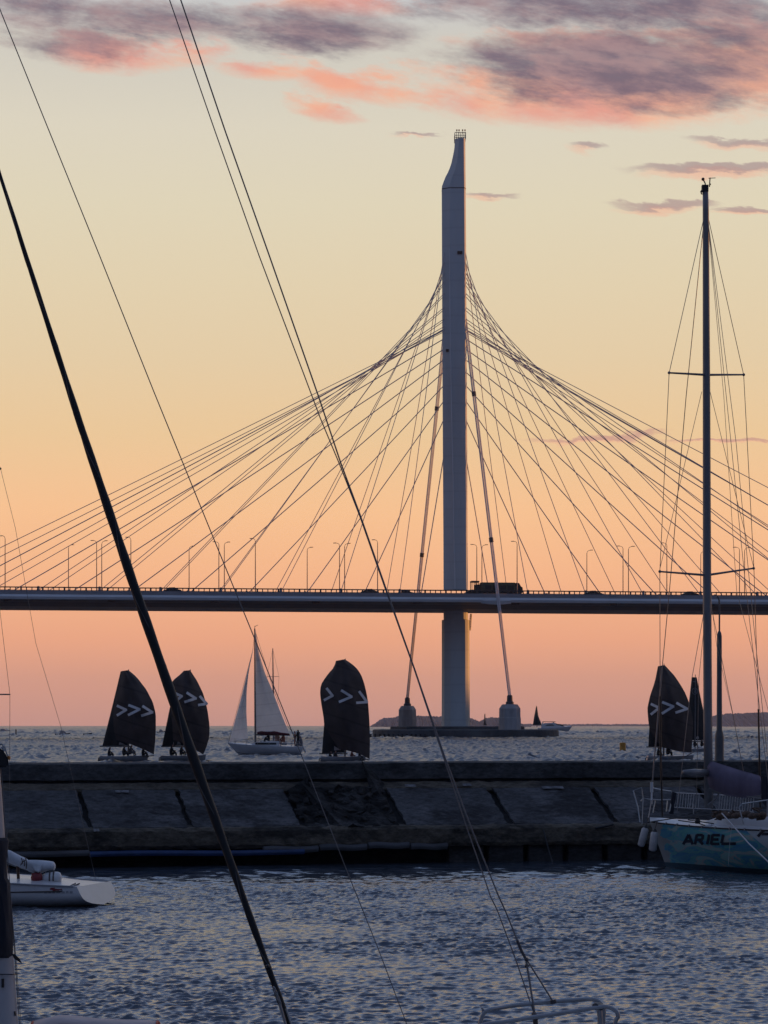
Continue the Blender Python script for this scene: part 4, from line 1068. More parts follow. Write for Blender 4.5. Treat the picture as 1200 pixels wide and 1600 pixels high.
# floats lying along the foot of the wall
def float_beam(px0, px1, s, z, h, m, name, label, cat, wd=.28):
    a0, a1 = a_of(px0, s), a_of(px1, s); mb = MB()
    mb.loft([[WP(a0 + (a1-a0)*t, s + x, z + y + .012*math.sin(7*t)) for x, y in ((-wd, -h), (0, -h), (.03, -h*.5), (0, 0), (-wd, 0))] for t in np.linspace(0, 1, 12)])
    o = mb.build(name, m, None, bevel=.01); return tag(o, label, cat)
float_beam(140, 476, 2.24, .335, .11, M['bluefloat'], 'floating_boom', 'long blue floating beam along the left foot of the breakwater', 'floating beam')
float_beam(-140, 139, 2.22, .36, .12, M['greyfloat'], 'floating_boom', 'weathered grey beam behind the white dinghy at the foot of the breakwater', 'floating beam')
for p0, p1, dz, t in ((412, 498, .40, 'grey plank leaning on the wall just above the right end of the blue beam'), (500, 574, .43, 'middle grey plank along the foot of the wall below the broken slab'), (576, 640, .46, 'grey plank right of the fine white line at the foot of the wall'), (642, 700, .43, 'rightmost grey plank along the foot of the wall')):
    float_beam(p0, p1, 2.20, dz, .13, M['greyfloat'], 'plank', t, 'plank', .2)
pl = MB(); pl.tube([WP(a_of(851, 2.1), 2.1, .62), WP(a_of(848, 2.1), 2.14, .72), WP(a_of(856, 2.1), 2.12, .3), WP(a_of(864, 2.1), 2.1, -.05)], .016, 6)
tag(pl.build('mooring_rope', M['greyfloat']), 'pale rope hanging from the lower ledge left of the painted yacht', 'rope')
pl = MB(); pl.tube([WP(a_of(930, 2.1), 2.12, .72), WP(a_of(958, 2.1), 2.12, .80)], .025, 6); tag(pl.build('iron_bar', M['black']), 'dark iron bar stuck in the lower ledge near the painted yacht', 'bar')

# tapered post on the breakwater, right of the tall mast
q0 = P(1124, 1192, 53.3); q0.z = 2.165
lp = empty('lamp_post', q0, 0, 'grey post with thick foot and thin bent rod, just right of the tall mast', 'post')
s_ = 53.3/F; zz = lambda py: zp(py, 53.3) - q0.z
MB().lathe([(.115, 0), (.105, .1), (.105, zz(1152)), (.10, zz(1148)), (.066, zz(1140)), (.060, zz(1060)), (.058, zz(994)), (.045, zz(989)), (.024, zz(986))], (0,0,0), 16).build('column', M['post'], lp, world=False, smooth=True, auto=.5)
MB().tube([(0,0,zz(990)), (.0,0,zz(950)), (-.005,0,zz(938)), (-.03,0,zz(933)), (-.06,0,zz(931.5))], .020, 7).build('rod', M['post'], lp, world=False)

# ------------------------------------------------------------------ the painted yacht with the tall bare mast
ABOW = Vector((5.66, 48.5, 0)); AH = math.radians(138)
ah = Vector((math.cos(AH), math.sin(AH), 0)); al = Vector((-math.sin(AH), math.cos(AH), 0))
AL = 8.6
ar = empty('moored_yacht', ABOW - ah*AL, AH, 'yacht with a blue and green painted hull lettered ARIEL and a tall bare mast', 'sailboat')
hA = Hull(AL, 2.5, .93, .90, 1.0, .35, .42, -.1, .75, 2.3)
hm2 = bpy.data.materials.new('painted_hull'); hm2.use_nodes = True; t = hm2.node_tree; bs = t.nodes['Principled BSDF']; bs.inputs['Roughness'].default_value = .35
tc_ = t.nodes.new('ShaderNodeTexCoord'); mp = t.nodes.new('ShaderNodeMapping'); mp.inputs['Rotation'].default_value = (0, .35, 0); mp.inputs['Scale'].default_value = (.55, .3, 1.5)
t.links.new(tc_.outputs['Object'], mp.inputs['Vector'])
n = t.nodes.new('ShaderNodeTexNoise'); n.inputs['Scale'].default_value = 1.9; n.inputs['Detail'].default_value = 2.5; n.inputs['Distortion'].default_value = 1.8; t.links.new(mp.outputs['Vector'], n.inputs['Vector'])
r = t.nodes.new('ShaderNodeValToRGB'); cr_ = r.color_ramp
while len(cr_.elements) < 7: cr_.elements.new(.5)
for e, (p, c) in zip(cr_.elements, ((0,(.06,.20,.36)), (.38,(.10,.32,.42)), (.45,(.05,.23,.42)), (.49,(.14,.40,.36)), (.54,(.10,.34,.42)), (.59,(.42,.41,.37)), (.67,(.26,.48,.47)))): e.position = p; e.color = (*c, 1)
t.links.new(n.outputs['Fac'], r.inputs['Fac'])
sx = t.nodes.new('ShaderNodeSeparateXYZ'); t.links.new(tc_.outputs['Object'], sx.inputs[0])
def mathn(op, a, b):
    q = t.nodes.new('ShaderNodeMath'); q.operation = op
    for i, v in enumerate((a, b)):
        if isinstance(v, (int, float)): q.inputs[i].default_value = v
        else: t.links.new(v, q.inputs[i])
    return q.outputs[0]
def mixn(f, a, b):
    q = t.nodes.new('ShaderNodeMix'); q.data_type = 'RGBA'; t.links.new(f, q.inputs['Factor']); ii = [z for z in q.inputs if z.type == 'RGBA']
    for i, v in zip(ii, (a, b)):
        if isinstance(v, tuple): i.default_value = (*v, 1)
        else: t.links.new(v, i)
    return [z for z in q.outputs if z.type == 'RGBA'][0]
wob = mathn('MULTIPLY', mathn('SUBTRACT', n.outputs['Fac'], .5), 1.1)
fbow = mathn('GREATER_THAN', mathn('ADD', sx.outputs[0], wob), AL - .5)          # bare grey bow
faft = mathn('LESS_THAN', mathn('ADD', mathn('MULTIPLY', sx.outputs[2], -1.35), sx.outputs[0]), 4.25)   # pale wedge aft, its edge slants
flow = mathn('LESS_THAN', sx.outputs[2], .10)
cc = mixn(fbow, r.outputs['Color'], (.30,.30,.29)); cc = mixn(faft, cc, (.45,.50,.52)); cc = mixn(flow, cc, (.03,.07,.10))
t.links.new(cc, bs.inputs['Base Color'])
hA.build(ar, hm2, M['gel'], n=40, k=14)
fnA = lambda u, v: wmat(ar) @ hA.pt(u, v, 1)
# lettering: strokes of each letter in a unit cell, laid on the port side
GLY = dict(A=[((0,0),(.55,1)),((.55,1),(.95,0)),((.22,.32),(.80,.32))], R=[((.05,0),(.25,1)),((.22,.95),(.85,.95)),((.85,.98),(.80,.50)),((.82,.48),(.15,.48)),((.42,.5),(.85,0))],
           I=[((.25,0),(.45,1))], E=[((.05,0),(.22,1)),((.20,.94),(.95,.94)),((.13,.5),(.82,.5)),((.06,.06),(.90,.06))], L=[((.05,.12),(.22,1)),((.03,.07),(1.5,.09))])
def letters(txt, x, y0, y1, adv, w, wid):
    for ch in txt:
        mb = MB()
        for a, b in GLY[ch]:
            if ch == 'L' and b[0] > 1: strip_on(fnA, (x + a[0]*wid, y0 + (y1-y0)*a[1]), (x + b[0]*wid, y0 + (y1-y0)*b[1]), w, .012, 5, mb=mb)
            else: strip_on(fnA, (x + a[0]*wid, y0 + (y1-y0)*a[1]), (x + b[0]*wid, y0 + (y1-y0)*b[1]), w, .012, 5, mb=mb)
        mb.build('hull_letter', M['letter'], ar)
        x += adv.get(ch, wid*1.16)
letters('ARIEL', 1067.5, 1319.5, 1304, dict(I=9.0, A=17.5, R=16.0, E=16.5), 4.3, 15.5)
mb = MB()
for a, b in (((1184, 1307), (1196, 1293.5)), ((1196, 1293.5), (1210, 1292)), ((1190, 1303), (1210, 1303)), ((1206, 1292), (1209, 1308))): strip_on(fnA, a, b, 4.4, .012, 5, mb=mb)
mb.build('hull_letter', M['letter'], ar)
AP = lambda x, y, z: wmat(ar) @ Vector((x, y, z))
# toe rail, cabin, hatch
tr_ = MB()
for sgn in (1, -1): tr_.tube([AP(*(hA.pt(q, 1, sgn) + Vector((0, 0, .012)))) for q in np.linspace(.02, .99, 30)], .018, 5)
tr_.build('toe_rail', M['black'], ar)
for sgn in (1,):
    st_ = MB()
    for q in np.linspace(.45, .97, 12): p = hA.pt(q, 1, sgn); st_.tube([AP(p.x, p.y, p.z), AP(p.x, p.y, p.z + .045)], .02, 5)
    st_.build('rail_stud', M['steel'], ar)['kind'] = 'stuff'
MB().loft([[AP(x, y*k, z) for y, z in ((-.8, .9), (-.66, zt_), (.66, zt_), (.8, .9))] for x, zt_, k in ((2.0, 1.32, 1), (3.0, 1.34, 1), (5.2, 1.24, .9), (6.6, 1.12, .62), (7.1, .98, .4))]).build('coachroof', M['gel'], ar, bevel=.05)
MB().box((6.2, -.28, 1.12), (6.75, .28, 1.19), wmat(ar)).build('hatch', M['gelgrey'], ar, bevel=.02)
# mast, spreaders, rigging
AM = 47.45
mq = lambda px, py, dY=0: P(px, py, AM + dY)
MB().tube([mq(1107.5, 1262), mq(1106, 1130), mq(1104.7, 900), mq(1103.8, 590), mq(1102.8, 330), mq(1102.2, 296)], [.092, .092, .088, .078, .066, .058], 12).build('mast', M['alu'], ar, smooth=True)
mh = MB(); mh.box((-.075, -.06, -.08), (.06, .06, .06), Matrix.Translation(mq(1102, 294))); mh.tube([mq(1101.5, 294), mq(1102, 287), mq(1099, 281)], .014, 5); mh.ball(mq(1098.5, 280), .035, 6)
mh.tube([mq(1097, 297), mq(1095, 299), mq(1096, 303), mq(1099, 303)], .014, 5)
mh.tube([mq(1108.5, 292), mq(1109.5, 277.5)], .012, 5); mh.tube([mq(1107, 278.5), mq(1118, 278)], .008, 4); mh.ball(mq(1109.5, 288), .02, 6)
mh.build('masthead_fitting', M['black'], ar)
for y, l, r_p, ly, ry in ((585, 1045.5, 1162, 582.5, 585.5), (898, 1031, 1177.5, 893, 888)):
    for e, ey, dY in ((l, ly, -.55), (r_p, ry, .55)):
        mb = MB(); mb.tube([mq(1104.2, y + .8), P((1104.2 + e)/2, (y + ey)/2 + .3, AM + dY/2), P(e, ey, AM + dY)], [.026, .022, .018], 7); mb.ball(P(e, ey, AM + dY), .032, 6)
        mb.build('spreader', M['lamp'], ar)
def wire(pts, r, name='stay', m='stay', par=ar): return MB().tube([P(*p) for p in pts], r, 5).build(name, M[m], par)
wire([(1101, 335, AM), (1045.5, 583, AM - .55), (1031, 893, AM - .55), (1031.5, 1090, AM - .7)], .0075)
wire([(1031.5, 1088, AM - .7), (1032.5, 1190, AM - .75), (1035, 1276, AM - .8)], .020, 'shroud_cover', 'black')
wire([(1105.5, 335, AM), (1162, 586, AM + .55), (1178, 888, AM + .55), (1185, 1110, AM + .8)], .0075)
wire([(1185, 1108, AM + .8), (1186.5, 1180, AM + .85), (1188, 1262, AM + .9)], .020, 'shroud_cover', 'black')
wire([(1101, 333, AM), (1072, 620, AM + .3), (1046, 923, AM + .7), (1035, 1040, AM + .85)], .009)
wire([(1035, 1040, AM + .85), (1028, 1120, AM + .95), (1018.5, 1233, 48.4)], .016, 'furled_forestay', 'alu')
wire([(1096.5, 612, AM), (1031, 889, AM - .5)], .006); wire([(1108, 606, AM), (1178, 888, AM + .5)], .006)
wire([(1103, 940, AM), (1081, 1060, AM - .5), (1058, 1268, AM - .9)], .0065); wire([(1103.5, 945, AM), (1092, 1060, AM - .1), (1088, 1262, AM - .2)], .0055)
wire([(1110, 941, AM), (1145, 1115, AM + .3), (1172, 1262, AM + .8)], .0065)
wire([(1105, 332, AM), (1138, 650, AM - .4), (1166, 925, AM - .9), (1207, 1280, AM - 1.8)], .0065); wire([(1104.5, 330, AM), (1150, 690, AM - .8), (1176, 960, AM - 1.4), (1199, 1180, AM - 2)], .0065)
wire([(1104, 326, AM), (1131, 620, AM), (1151, 923, AM - .2), (1199, 1105, AM - .8), (1215, 1160, AM - 1)], .0055)
wire([(1106, 900, AM), (1120, 1010, AM), (1145, 1117, AM + .1)], .004)
# boom under its violet cover, spinnaker pole
G = []
for x, a, b, Y, hw_ in ((1104.5,1190,1222,AM,.10),(1109,1188.5,1232,AM - .05,.17),(1118,1191,1238,AM - .1,.19),(1135,1196.5,1243,AM - .25,.18),(1155,1203,1246,AM - .4,.16),(1175,1208.5,1247,AM - .6,.14),(1187,1212,1246,AM - .7,.13),(1189,1216,1243,AM - .72,.09)):
    G.append([P(x, a, Y), P(x + .5, a*.75 + b*.25, Y - hw_*.8), P(x + .8, (a+b)/2, Y - hw_), P(x + .6, b - 4, Y - hw_*.8), P(x, b, Y), P(x, b - 4, Y + hw_), P(x, (a+b)/2, Y + hw_), P(x, a*.75 + b*.25, Y + hw_*.7)])
MB().loft(G).build('boom_cover', M['purple'], ar, smooth=True)
MB().tube([P(1106, 1232, AM), P(1190, 1243, AM - .75), P(1275, 1250, AM - 1.6)], .07, 8).build('boom', M['alu'], ar)
cvs = MB(); cvs.loft([[P(x + dx, y, Y - .16) for dx, y in ((0, a), (3, a + 1), (3.5, b), (0.5, b))] for x, a, b, Y in ((1189, 1212, 1252, AM - .7), (1197, 1214, 1262, AM - .8))]).build('sail_bag', M['navy'], ar)
MB().tube([P(1068, 1207, AM - .6), P(1086, 1207, AM - .4), P(1105, 1207.5, AM - .1)], [.055, .075, .075], 8).build('spinnaker_pole', M['alu'], ar, smooth=True)
MB().tube([P(1105.5, 1258, AM - .1), P(1119, 1248, AM - .1), P(1127, 1232, AM - .1)], .02, 6).build('vang', M['alu'], ar)
# pulpit, lifelines with netting
pu = MB(); R1 = .0135
pu.tube([P(1000, 1285, 48.0), P(997, 1262, 48.2), P(989.5, 1235.5, 48.5), P(1002.5, 1230.5, 48.55), P(1004.5, 1246, 48.5), P(1003.5, 1250, 48.5)], R1, 7)
pu.tube([P(1018.5, 1231, 48.6), P(1034, 1234.5, 48.3), P(1049, 1236.5, 48.0), P(1051, 1240, 48), P(1049, 1254, 47.9), P(1046, 1268, 47.8)], R1, 7)
pu.tube([P(1001, 1252, 48.4), P(1005, 1247, 48.5), P(1014, 1249, 48.4), P(1030, 1250, 48.2), P(1048, 1249.5, 48.0)], R1, 7)
for a, b in (((1005,1247),(1003,1288)), ((1018,1250),(1012,1284)), ((1024,1250),(1020,1270)), ((1043,1250),(1041,1268))): pu.tube([P(*a, 48.3), P(*b, 48.1)], R1*.8, 6)
pu.build('pulpit', M['steel'], ar)
wire([(1018.3, 1222, 48.4), (1018.3, 1238, 48.4)], .035, 'furler_drum', 'gel'); wire([(1018.3, 1238, 48.4), (1018, 1256, 48.3)], .02, 'bow_fitting', 'gel')
sb = MB(); sb.loft([[P(x, y, Y) for x, y, Y in ((a, 1256, 48.3), (b, 1256, 48.2), (c_, 1288, 48.1), (d_, 1288, 48.2))] for a, b, c_, d_ in ((1000, 1012, 1016, 1004), (1001, 1013, 1017, 1005))])
gr = MB()
rail = [(1052, 1238.5, 48.9), (1072, 1239.5, 48.4), (1094, 1240.5, 47.9), (1126, 1242, 47.2 + .8), (1150, 1243, 47.6), (1178, 1246, 47.2)]
gr.tube([P(*p) for p in rail], .011, 5); gr.tube([P(x, y + 23, Y) for x, y, Y in rail], .008, 5)
xs = [p[0] for p in rail]
for i in range(32):
    x = 1052 + 126*i/31
    if 1096 < x < 1122: continue
    y = np.interp(x, xs, [p[1] for p in rail]); Y = np.interp(x, xs, [p[2] for p in rail]); gr.tube([P(x, y, Y), P(x - 2.2 + r_.uniform(-.8, .8), y + 23, Y)], .0075, 4)
gr.build('netted_guard_rail', M['ropewhite'], ar)
for q, r1 in (([(1155,1262,45.6),(1160,1256,45.6),(1200,1250,45),(1230,1248,44.6)], .014), ([(1199,1276,45.2),(1199,1250.5,45.2)], .014), ([(1083.5,1272,47),(1084,1256,47)], .012), ([(1162,1288,45.5),(1155,1262,45.6)], .012)): wire(q, r1, 'stanchion', 'steel')
MB().tube([P(1054, 1238, 47.9), P(1051, 1255, 47.9), P(1049, 1272, 47.9)], .05, 7).build('rolled_cloth', M['navy'], ar)
rp_ = MB(); rr_ = random.Random(3)
for i in range(16):
    x = rr_.uniform(1118, 1198); y = rr_.uniform(1266, 1279); pts = []
    for k in range(9): pts.append(P(x + rr_.uniform(-9, 9), y + rr_.uniform(-3.5, 3.5), 46.6 - (x - 1118)/80*1.2 + rr_.uniform(-.1, .1)))
    rp_.tube(pts, .018, 5)
tag(rp_.build('rope_heap', M['ropebrown']), 'heap of brown rope and line on the painted yacht beside the mast', 'rope', None, 'stuff')
bb = MB()
for i in range(9):
    x = 1124 + i*8.5; bb.ball(P(x, 1274 + rr_.uniform(-2, 2), 46.5 - i*.14), .07 + rr_.uniform(0, .05), 6, .7)
bb.build('deck_bundle', M['ropebrown'], ar)['kind'] = 'stuff'
dl = MB()
for pts in ([(1012,1285,48),(1050,1279,47.6),(1085,1276,47.2),(1110,1273,46.9)], [(1060,1282,47.4),(1090,1286,47.0),(1105,1291,46.8)], [(1075,1281,47.3),(1115,1287,46.8)], [(1075,1273,47.5),(1098,1265.5,47.4)]): dl.tube([P(*p) for p in pts], .012, 5)
dl.build('deck_line', M['black'], ar)
w_ = MB(); w_.lathe([(.05,0),(.06,.05),(.04,.1),(.05,.13)], P(1090, 1287, 46.9), 10); w_.build('winch', M['black'], ar)
w_ = MB(); w_.tube([P(1103,1291,46.75), P(1112,1290,46.7)], .035, 6); w_.build('cleat', M['gel'], ar)
tag(MB().tube([P(1128, 1271, 46.3), P(1147, 1292, 45.6), P(1170, 1318, 44.8), P(1205, 1351, 43.8), P(1245, 1385, 42.8)], .014, 6).build('mooring_line', M['ropewhite']), 'white line slanting down to the right in front of the ARIEL lettering', 'rope')
tag(MB().tube([P(1143, 1293, 45.5), P(1140, 1320, 45.5), P(1138, 1352, 45.5)], .004, 4).build('thin_line', M['ropewhite']), 'thin pale string hanging over the painted hull near the letter L', 'rope')
def fender(px0, py0, px1, py1, Y, r, label):
    o = empty('fender', P(px0, py0, Y), 0, label, 'fender', 'fenders at the painted yacht bow')
    a, b = P(px0, py0, Y), P(px1, py1, Y); d = b - a
    MB().tube([a + d*q for q in (0, .05, .12, .5, .9, .97, 1.0)], [r*.3, r*.72, r*.95, r, r*1.0, r*.75, r*.2], 14).build('body', M['fender'], o, smooth=True)
    MB().tube([a - d*.12, a + d*.03], [r*.25, r*.75], 10).build('cap', M['black'], o)
    MB().tube([a - d*.1, a + Vector((.06, .02, .2))], .01, 5).build('lanyard', M['rope'], o)
fender(1009, 1292.5, 1001, 1323, 47.95, .078, 'left white fender hanging at the bow of the painted yacht, tilted outwards')
fender(1023, 1298.5, 1019.5, 1330.5, 47.6, .082, 'right white fender hanging upright at the bow of the painted yacht')

# ------------------------------------------------------------------ white keelboat at the left edge, stern towards the right
KY = 37.9
c = P(147, 0, KY); c.z = 0
kb = empty('white_keelboat', c, math.pi - .30, 'small white boat with a bluish transom moored at the left edge', 'sailboat')
hK = Hull(5.4, 1.7, .62, .46, .36, .10, .3, .17, .80, 2.0, 5.5)
hK.build(kb, M['gel'], M['gel'], n=34, k=12)
KP = lambda x, y, z: wmat(kb) @ Vector((x, y, z))
wl = MB(); wl.tube([KP(*(hK.pt(q, 1, 1) + Vector((0, .01, 0)))) for q in np.linspace(0.01, .98, 24)], .014, 5); wl.tube([KP(*(hK.pt(q, 1, -1) + Vector((0, -.01, 0)))) for q in np.linspace(0.01, .98, 24)], .014, 5)
wl.build('gunwale', M['gelgrey'], kb)
fnK = lambda u, v: KP(*hK.pt(u, v, 1))
mb = MB()
for i, (x0, x1, y) in enumerate(((69, 74, 1394), (75.5, 80, 1394.3), (81.5, 86, 1394), (88, 94, 1393.8), (97, 101, 1394.2), (103, 107, 1394), (109, 113.5, 1394))):
    strip_on(fnK, (x0, y), (x1, y + .3*(-1)**i), 3.2, .006, 2, mb=mb)
mb.build('faded_lettering', M['gelgrey'], kb)['kind'] = 'stuff'
mb = MB()
for a, b, w in (((78,1389),(92,1390.5),2.4), ((82,1391.5),(97,1389.5),1.6), ((79,1388),(86,1387.5),1.4)): strip_on(fnK, a, b, w, .009, 3, mb=mb)
mb.build('red_flourish', M['red'], kb)
# boom with the rolled sail hanging over it, tiller, things in the cockpit
G = []
def oval(cx, cy, Y, rx, ry, tilt=0): 
    return [P(cx + rx*math.cos(a)*math.cos(tilt) - ry*math.sin(a)*math.sin(tilt), cy + rx*math.cos(a)*math.sin(tilt) + ry*math.sin(a)*math.cos(tilt), Y + .1*math.cos(a*1.0)) for a in np.linspace(0, 2*math.pi, 15)[:-1]]
roll = MB(); roll.loft([oval(-30,1322,KY,6,9,.5), oval(0,1334,KY,6.5,10,.5), oval(14,1338,KY,6,9.5,.5), oval(26,1344,KY,5,9,.45), oval(38,1349,KY,4.2,8.5,.3), oval(42,1351,KY,3.9,7.5,.25), oval(48,1353,KY,4.5,9.5,.15), oval(58,1354.5,KY,5,11,.05), oval(66,1353.5,KY,5,9.5,-.1), oval(76,1352.5,KY,4.5,7.5,-.1), oval(83,1353,KY,3.5,7,-.1), oval(85.5,1353.5,KY,1.5,4,0)]).build('rolled_sail', M['rollcloth'], kb, smooth=True)
fl = MB(); fl.loft([[P(x, y, Y) for x, y, Y in ((46, 1348, KY - .16), (62, 1349, KY - .17), (66, 1353, KY - .2), (62, 1364, KY - .22), (55, 1361, KY - .2))], [P(x, y, Y) for x, y, Y in ((47, 1349, KY + .1), (63, 1350, KY + .1), (67, 1354, KY + .1), (63, 1363, KY + .1), (56, 1360, KY + .1))]]).build('sail_flap', M['rollcloth'], kb, bevel=.02)
ti = MB()
for x, a, b in ((40, 1340, 1357), (33.5, 1341, 1350), (37, 1343, 1353)): ti.tube([P(x, a, KY - .13), P(x + 1.5, (a+b)/2, KY - .18), P(x + 1, b, KY - .12)], .010, 5)
ti.tube([P(32, 1352, KY - .15), P(36, 1346, KY - .18), P(40, 1344, KY - .16)], .009, 5)
ti.build('sail_tie', M['rope'], kb)
MB().tube([P(-40, 1330, KY + .05), P(40, 1356, KY + .05), P(62, 1360, KY + .05)], .035, 8).build('boom', M['alu'], kb)
MB().tube([P(26.5, 1349, KY), P(28, 1360, KY), P(29, 1378, KY)], [.022, .026, .026], 7).build('crutch', mat('varnished_wood', (.10,.05,.025), .5, .3, 9), kb)
fb_ = MB(); a, b = P(66, 1373.5, KY - .05), P(96, 1370.5, KY - .05); d = b - a
fb_.tube([a + d*q for q in (-.02, .05, .2, .5, .8, .95, 1.02)], [.02, .07, .098, .105, .10, .08, .02], 14)
o = fb_.build('fender', M['gel'], None, smooth=True); tag(o, 'fat white fender lying in the cockpit of the small white boat', 'fender')
bt = MB()
for q in (.42, .62): bt.tube([a + d*q + Vector((.0, -.108*math.cos(t), .108*math.sin(t))) for t in np.linspace(-.4, 2.6, 10)], .012, 5)
bt.build('lashing', M['rope'], o)
tag(MB().lathe([(.02,-.10),(.09,-.07),(.10,0),(.085,.07),(.02,.09)], P(57.5, 1371.5, KY - .1), 12).build('bag', M['red'], None, smooth=True), 'dark red bag lying left of the fat white fender', 'bag')
ln = MB()
ln.tube([P(124, 1380.5, KY - .22), P(112, 1386, KY - .50), P(95, 1393, KY - .62), (KP(*hK.pt(.35, .62, 1)) + Vector((0,-.03,0))), (KP(*hK.pt(.52, .5, 1)) + Vector((0,-.03,0)))], .012, 5)
ln.tube([P(118, 1380.2, KY - .2), P(108, 1385, KY - .46), P(95, 1390.5, KY - .6)], .011, 5)
tag(ln.build('mooring_line', M['rope']), 'dark mooring line draped along the side of the small white boat', 'rope')
# its rigging: the mast stands outside the picture on the left
mk_ = MB(); mk_.tube([P(-105, 1372, KY), P(-112, 700, KY), P(-118, 150, KY)], .05, 8); mk_.build('mast', M['alu'], kb)
def wk(pts, r): MB().tube([P(x, y, KY) for x, y in pts], r, 4).build('stay', M['wire_dark'], kb)
wk([(-116, 300), (0, 955), (15.5, 1085), (15, 1240), (8, 1372)], .0045)
wk([(-117, 400), (1, 733), (24, 825), (56, 1005), (95, 1135), (130, 1290), (150, 1376)], .0042)
MB().tube([P(-112, 1084.5, KY), P(16, 1085, KY)], .012, 5).build('spreader', M['wire_dark'], kb)
MB().tube([P(-3, 731.5, KY), P(2, 732.5, KY)], .018, 5).build('stay_insulator', M['black'], kb)

# ------------------------------------------------------------------ nearest yacht on the left: mast, furled jib, pale hood
NB = P(470, 1660, 14.0); NB.z = 0
nm = P(2, 1600, 16.0); nm.z = 0
hd = (NB - nm).normalized(); ang = math.atan2(hd.y, hd.x)
LN = 6.6
ny = empty('moored_yacht', NB + hd*.15 - hd*LN, ang, 'near yacht at lower left with navy mast cover and thick black furled sail', 'sailboat')
hN = Hull(LN, 2.0, .70, .62, .6, .3, .3, .1, .8, 2.0); hN.build(ny, M['gel'], M['gel'])
NY = 15.9
edge = [(1760, 39), (1600, 28.5), (1497, 21.5), (1310, 8), (1210, .5), (1100, -8), (700, -40), (100, -88), (-60, -101)]
MB().tube([P(x - 21, y, NY) for y, x in edge], [.094]*5 + [.09, .085, .07, .06], 14).build('mast', M['paintmast'], ny, smooth=True)
ed = MB(); ed.tube([P(x + 2.0, y, NY - .02) for y, x in edge[1:6]], .0035, 5); ed.tube([P(33, 1602, NY), P(25, 1497, NY), P(15, 1380, NY), P(9, 1305, NY)], .0025, 4); ed.build('halyard', M['stay'], ny)
cvr = []
for y, x0, x1, dp in ((1309, -46, 11.5, .12), (1314, -48, 14, .14), (1345, -47, 10.5, .15), (1372, -46, 12, .16), (1380, -45, 16.5, .17), (1400, -45, 16.5, .16), (1440, -44, 19.5, .15), (1470, -43, 20.5, .15), (1490, -42, 20.5, .14), (1497, -41, 19, .11)):
    rg_ = []
    for k in range(20):
        a_ = 2*math.pi*k/20; wv_ = 1 + .10*math.sin(5*a_ + y*.03) + .05*math.sin(9*a_ - y*.05)
        rg_.append(P((x0 + x1)/2 + (x1 - x0)/2*math.cos(a_)*(1 if abs(math.cos(a_)) > .8 else wv_), y, NY + dp*math.sin(a_)*wv_))
    cvr.append(rg_)
MB().loft(cvr).build('mast_cover', M['navy'], ny, smooth=True, auto=.7)
MB().loft([[P(x, y, NY - .1 + e) for x, y in ((18, 1490), (23, 1491), (30, 1497), (35, 1506), (30, 1503), (22, 1498))] for e in (0, .02)]).build('cover_strap', M['black'], ny)
MB().tube([P(-42, 1522, NY - .1), P(20, 1522.5, NY - .1), P(27, 1522, NY)], .004, 5).build('mast_band', M['black'], ny)
MB().box((-.008, -.01, -.03), (.008, .01, .03), Matrix.Translation(P(4.5, 1536, NY - .098))).build('mast_slot', M['black'], ny)
MB().tube([P(23, 1580, NY - .05), P(24, 1587, NY - .05)], .006, 5).build('mast_cleat', M['black'], ny)
hsg = MB(); hsg.loft([[P(x, y, NY + dd) for x, y in ((-30, 1170), (-2, 1168), (4, 1172), (10, 1180), (13.5, 1190), (12.5, 1199), (-30, 1199))] for dd in (-.12, .1)]); hs = hsg.build('bracket_housing', M['black'], ny, bevel=.012)
lm = MB(); lm.lathe([(.008, 0), (.013, .005), (.013, .022), (.008, .028)], P(13.6, 1187, NY - .06), 10); lm.build('lens', M['orange'], hs)
tb_ = MB(); tb_.tube([P(-6, 1163, NY - .1), P(4, 1163, NY - .1), P(6, 1168, NY - .1)], .007, 6); tb_.tube([P(3, 1167, NY - .1), P(7, 1174, NY - .1)], .009, 6); tb_.tube([P(7, 1166, NY - .1), P(10, 1176, NY - .1), P(12, 1181, NY - .1)], .005, 6); tb_.build('fitting', M['steel'], hs)
# furled jib on the forestay
fx = lambda y: 451 - .3398*(1600 - y) - 9*math.sin(math.pi*min(1, max(0, (y - 280)/1320)))*1.0
fp, fr_ = [], []
for y, w in ((1680, 9), (1600, 13), (1565, 13.5), (1530, 11), (1490, 12), (1400, 13.5), (1320, 16), (1240, 18.5), (1150, 19), (1040, 18.5), (940, 18), (860, 17), (780, 16), (700, 14), (620, 12), (540, 10.5), (440, 9), (340, 7.5), (250, 6.5), (100, 5.5), (-60, 4)):
    Y = 14.2 + (1600 - y)/1660*1.7; fp.append(P(fx(y), y, Y)); fr_.append(w*.94/2/F*Y)
